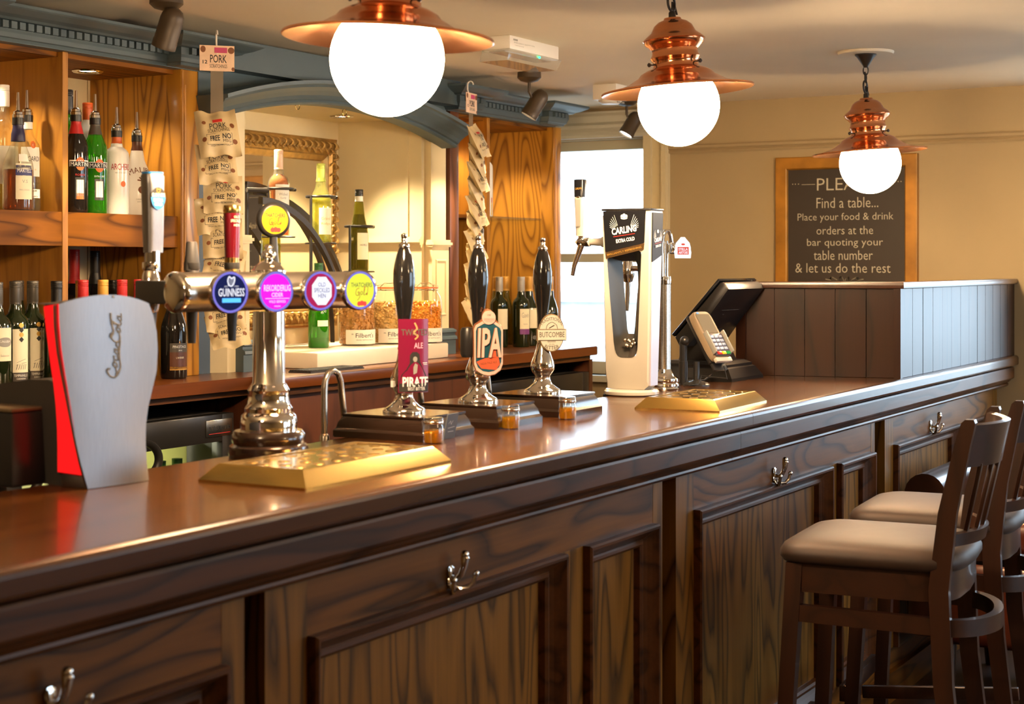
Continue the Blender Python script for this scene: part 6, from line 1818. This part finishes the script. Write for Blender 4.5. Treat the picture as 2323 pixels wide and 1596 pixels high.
# ---------------------------------------------------------------- hanging lamps
FWD = Vector((cos(radians(29.8)), sin(radians(29.8)), 0))
def pendant(x, y, zr, label, lean=0.0, first=[]):
    """copper railway lamp: zr is the height of the shade rim"""
    t = thing('pendant_lamp', label, 'lamp', (x, y, zr), 0, 'copper pendant lamps over the bar')
    if first:
        for ch in first: copy_tree(ch, t)
    else:
        sh = [(.201, .000), (.200, .004), (.170, .008), (.132, .020), (.112, .032), (.101, .038), (.094, .047), (.078, .056), (.063, .061), (.060, .065), (.0595, .077), (.063, .083), (.0655, .088), (.063, .093), (.0605, .098),
              (.061, .109), (.065, .113), (.068, .117), (.077, .124), (.079, .132), (.082, .134), (.078, .139), (.070, .146), (.059, .154), (.056, .160), (.050, .172), (.038, .182), (.024, .187), (.022, .192), (0, .193)]
        first.append(MB().lathe(sh, (0, 0, 0), 64, cap=False).build('shade', M['copper'], t, smooth=40))
        first.append(MB().lathe([(.201, .000), (.1985, -.0015), (.168, .005), (.130, .017), (.095, .040), (.060, .058), (0, .060)], (0, 0, 0), 64, cap=False).build('shade_lining', M['copper_in'], t, smooth=40))
        first.append(MB().ball((0, 0, -.038), .1075, 48).build('globe', M['globe'], t, smooth=60))
        scw = MB()
        for k in range(3):
            a = 2 * pi * k / 3 + .35
            scw.lathe([(.002, .0), (.002, .016), (.005, .017), (.006, .021), (.003, .024), (0, .024)], (.057 * cos(a), .057 * sin(a), .070), 12, (cos(a), sin(a), 0))
        first.append(scw.build('gallery_screws', M['iron'], t))
        hk = MB().lathe([(.010, .190), (.009, .206), (.006, .210)], (0, 0, 0), 16)
        hk.tube([(.022 * sin(q), 0, .232 - .022 * cos(q)) for q in [2 * pi * k / 20 for k in range(20)]], .0035, 8, True)
        first.append(hk.build('hook', M['iron'], t))
    piv = Vector((0, 0, .215))
    for o in t.children:
        o.matrix_basis = Matrix.Translation(piv) @ Matrix.Rotation(radians(lean), 4, FWD) @ Matrix.Translation(-piv)
    top = CEIL - zr
    ch = MB()
    z = .250
    k = 0
    while z < top - .075:
        L = [(.009 * cos(q), 0, z + .014 + .016 * sin(q)) for q in [2 * pi * i / 16 for i in range(16)]]
        if k % 2: L = [(0, a, c) for a, b, c in L]
        ch.tube(L, .0024, 6, True)
        z += .026; k += 1
    ch.build('chain', M['iron'], t)
    fx = [(.004 + .014 * sin(a * 9), .008 * cos(a * 7), .20 + (top - .27) * a) for a in [i / 24 for i in range(25)]]
    fx = [(0, 0, .20), (.012, .004, .235), (.03, .004, .214), (.034, .0, .205), (.026, .004, .232)] + [p for p in fx if p[2] > .245]
    MB().tube(fx, .0026, 8).build('flex', M['iron'], t)
    MB().lathe([(.008, top - .055), (.010, top - .05), (.030, top - .02), (.038, top - .012), (.038, top - .008), (0, top - .008)], (0, 0, 0), 32, cap=False).build('ceiling_cup', M['iron'], t, smooth=40)
    MB().lathe([(.0, top - .009), (.094, top - .009), (.098, top - .004), (.098, top), (0, top)], (0, 0, 0), 48, cap=False).build('ceiling_plate', M['ceil'], t, smooth=30)
    return t
pendant(2.547, 1.718, 1.902, 'copper pendant lamp nearest the viewer, its top cut off by the picture edge', 2.4)
pendant(3.911, 1.756, 1.933, 'middle of the three copper pendant lamps, above the bar', -4.1)
pendant(5.602, 1.767, 1.874, 'farthest copper pendant lamp, in front of the chalkboard', -3.6)

# ---------------------------------------------------------------- ceiling fittings
def spotlight(x, y, label, head, aim, energy):
    """bronze spot: head = centre of the can relative to the ceiling base, aim = point lit"""
    t = thing('ceiling_spotlight', label, 'spotlight', (x, y, CEIL), 0, 'bronze ceiling spotlights')
    MB().lathe([(0, 0), (.046, 0), (.047, -.022), (.034, -.034), (.012, -.040), (0, -.040)], (0, 0, 0), 36, cap=False).build('base', M['bronze'], t, smooth=30)
    MB().tube([(0, 0, -.036), (0, 0, -.078)], .006, 10).tube([(0, 0, -.076), tuple(Vector(head) * .5 + Vector((0, 0, -.045)))], .005, 8).build('stem', M['bronze'], t)
    h = Vector(head)
    d = (Vector(aim) - (Vector((x, y, CEIL)) + h)).normalized()
    MB().lathe([(0, -.062), (.014, -.060), (.024, -.053), (.031, -.040), (.033, -.026), (.033, .034), (.0345, .036), (.0345, .056), (.031, .056), (.030, .050)], h, 32, d, cap=False).build('can', M['bronze'], t, smooth=40)
    MB().lathe([(0, .048), (.030, .048), (.030, .049), (0, .049)], h, 28, d, cap=False).build('lit_lens', M['downlit'], t)
    p = Vector((x, y, CEIL)) + h + d * .06
    lamp('spotlight_lamp', 'SPOT', p, energy, DOWN, aim, spot_size=radians(52), spot_blend=.5, shadow_soft_size=.02)
    return t
spotlight(3.470, 3.105, 'bronze ceiling spotlight in front of the left oak cabinet', (-.002, -.012, -.092), (3.50, 3.45, 1.35), 12)
spotlight(5.540, 3.095, 'bronze ceiling spotlight with a lit rim, above the right oak cabinet', (.035, -.01, -.122), (5.34, 3.45, 1.4), 16)
spotlight(6.590, 3.180, 'bronze ceiling spotlight beside the window, partly behind the middle lamp', (.02, -.015, -.120), (6.25, 3.5, 1.3), 8)

em = thing('emergency_light', 'white ceiling emergency light with a clear lens and green LED', 'light fitting', (4.775, 2.70, CEIL), 0)
MB().box(-.170, .170, -.055, .055, -.048, 0, .004).build('housing', M['white'], em)
MB().prism([(x, y, z) for x, y, z in ((-.180, -.060, -.046), (.180, -.060, -.046), (.170, -.045, -.082), (-.170, -.045, -.082))], (0, .105, 0)).build('clear_lens', thin_glass('clear_diffuser', (.90, .90, .88), .25, (.9, .88, .84)), em, smooth=0)
MB().box(-.16, .16, -.03, .03, -.052, -.047).build('reflector', M['chrome'], em)
MB().ball((.02, -.061, -.054), .004, 10).build('green_led', glow('green_led', (.02, .9, .25), 3), em)
Lines().rect(-.15, -.12, -.016, -.010).add('EMERGENCY 8W', .09, .005, -.10, -.022).add('maintained', .06, .004, -.11, -.030).add('230V 50Hz', .05, .004, -.03, -.020).flat('lettering', M['grey_ink'], em, (0, -.0555, 0), -90, .0006)

sb = thing('sounder_box', 'small white alarm sounder box on the ceiling near the window', 'alarm', (6.10, 3.02, CEIL), 0)
MB().box(-.055, .055, -.055, .055, -.065, 0, .005).build('body', M['white'], sb)
MB().lathe([(0, -.080), (.035, -.080), (.048, -.072), (.050, -.065), (0, -.065)], (0, 0, 0), 32, cap=False).build('vented_cap', M['white'], sb, smooth=30)
MB().box(-.03, -.008, -.052, -.046, -.078, -.072).box(.008, .03, -.052, -.046, -.078, -.072).build('slots', M['grey_ink'], sb)

# ---------------------------------------------------------------- chalkboard
cbx = END
ch = thing('chalkboard', 'framed chalkboard with order instructions on the end wall', 'sign', (END, 2.285, 1.56), 0)
V0, V1, H0, H1 = -.3225, .3225, -.52, .40
MB().frame(V0, V1, H0, H1, [(0, 0), (0, -.028), (.004, -.031), (.050, -.031), (.054, -.027), (.058, -.016)], lambda a, d, z: (d, a, z)).build('frame', M['giltflat'], ch, smooth=25)
MB().box(-.018, -.002, V0 + .04, V1 - .04, H0 + .04, H1 - .04).build('board', M['slate'], ch, smooth=0)
L = Lines()
def zrow(py): return 1.475 - (py - 602) / 3682 * 7.18 - 1.56
def vv(px): return (px - 1924) / 3682 * 7.18 / .93
for s, x0, x1, yb, yt in (('PLEASE', 1862, 1985, 432, 402), ('Find a table...', 1861, 1995, 472, 447), ('Place your food & drink', 1819, 2027, 505, 482), ('orders at the', 1861, 1984, 532, 512),
                          ('bar quoting your', 1840, 2005, 563, 540), ('table number', 1855, 1983, 590, 567), ('& let us do the rest', 1814, 2021, 619, 596)):
    L.add(s, vv(x1) - vv(x0), (zrow(yt) - zrow(yb)) * .94, (vv(x0) + vv(x1)) / 2 , (zrow(yb) + zrow(yt)) / 2, bold=-.006)
L.rect(vv(1828), vv(1858), zrow(417), zrow(416)).rect(vv(1990), vv(2024), zrow(413), zrow(412))
for p in (1808, 1814, 1821, 2031, 2037, 2043): L.oval(vv(p), zrow(415), .0025, .0025, 8)
for s in (-1, 1):
    cx, cz = vv(1922), zrow(632)
    L.stroke(curve([(cx + s * .003, cz - .008), (cx + s * .012, cz + .008), (cx + s * .022, cz + .004), (cx + s * .018, cz - .004), (cx + s * .030, cz - .006), (cx + s * .055, cz + .006), (cx + s * .066, cz + .002), (cx + s * .060, cz - .004), (cx + s * .085, cz - .002)]), .004)
L.flat('lettering', M['cream_print'], ch, (-.018, 0, 0), 180, .0012)
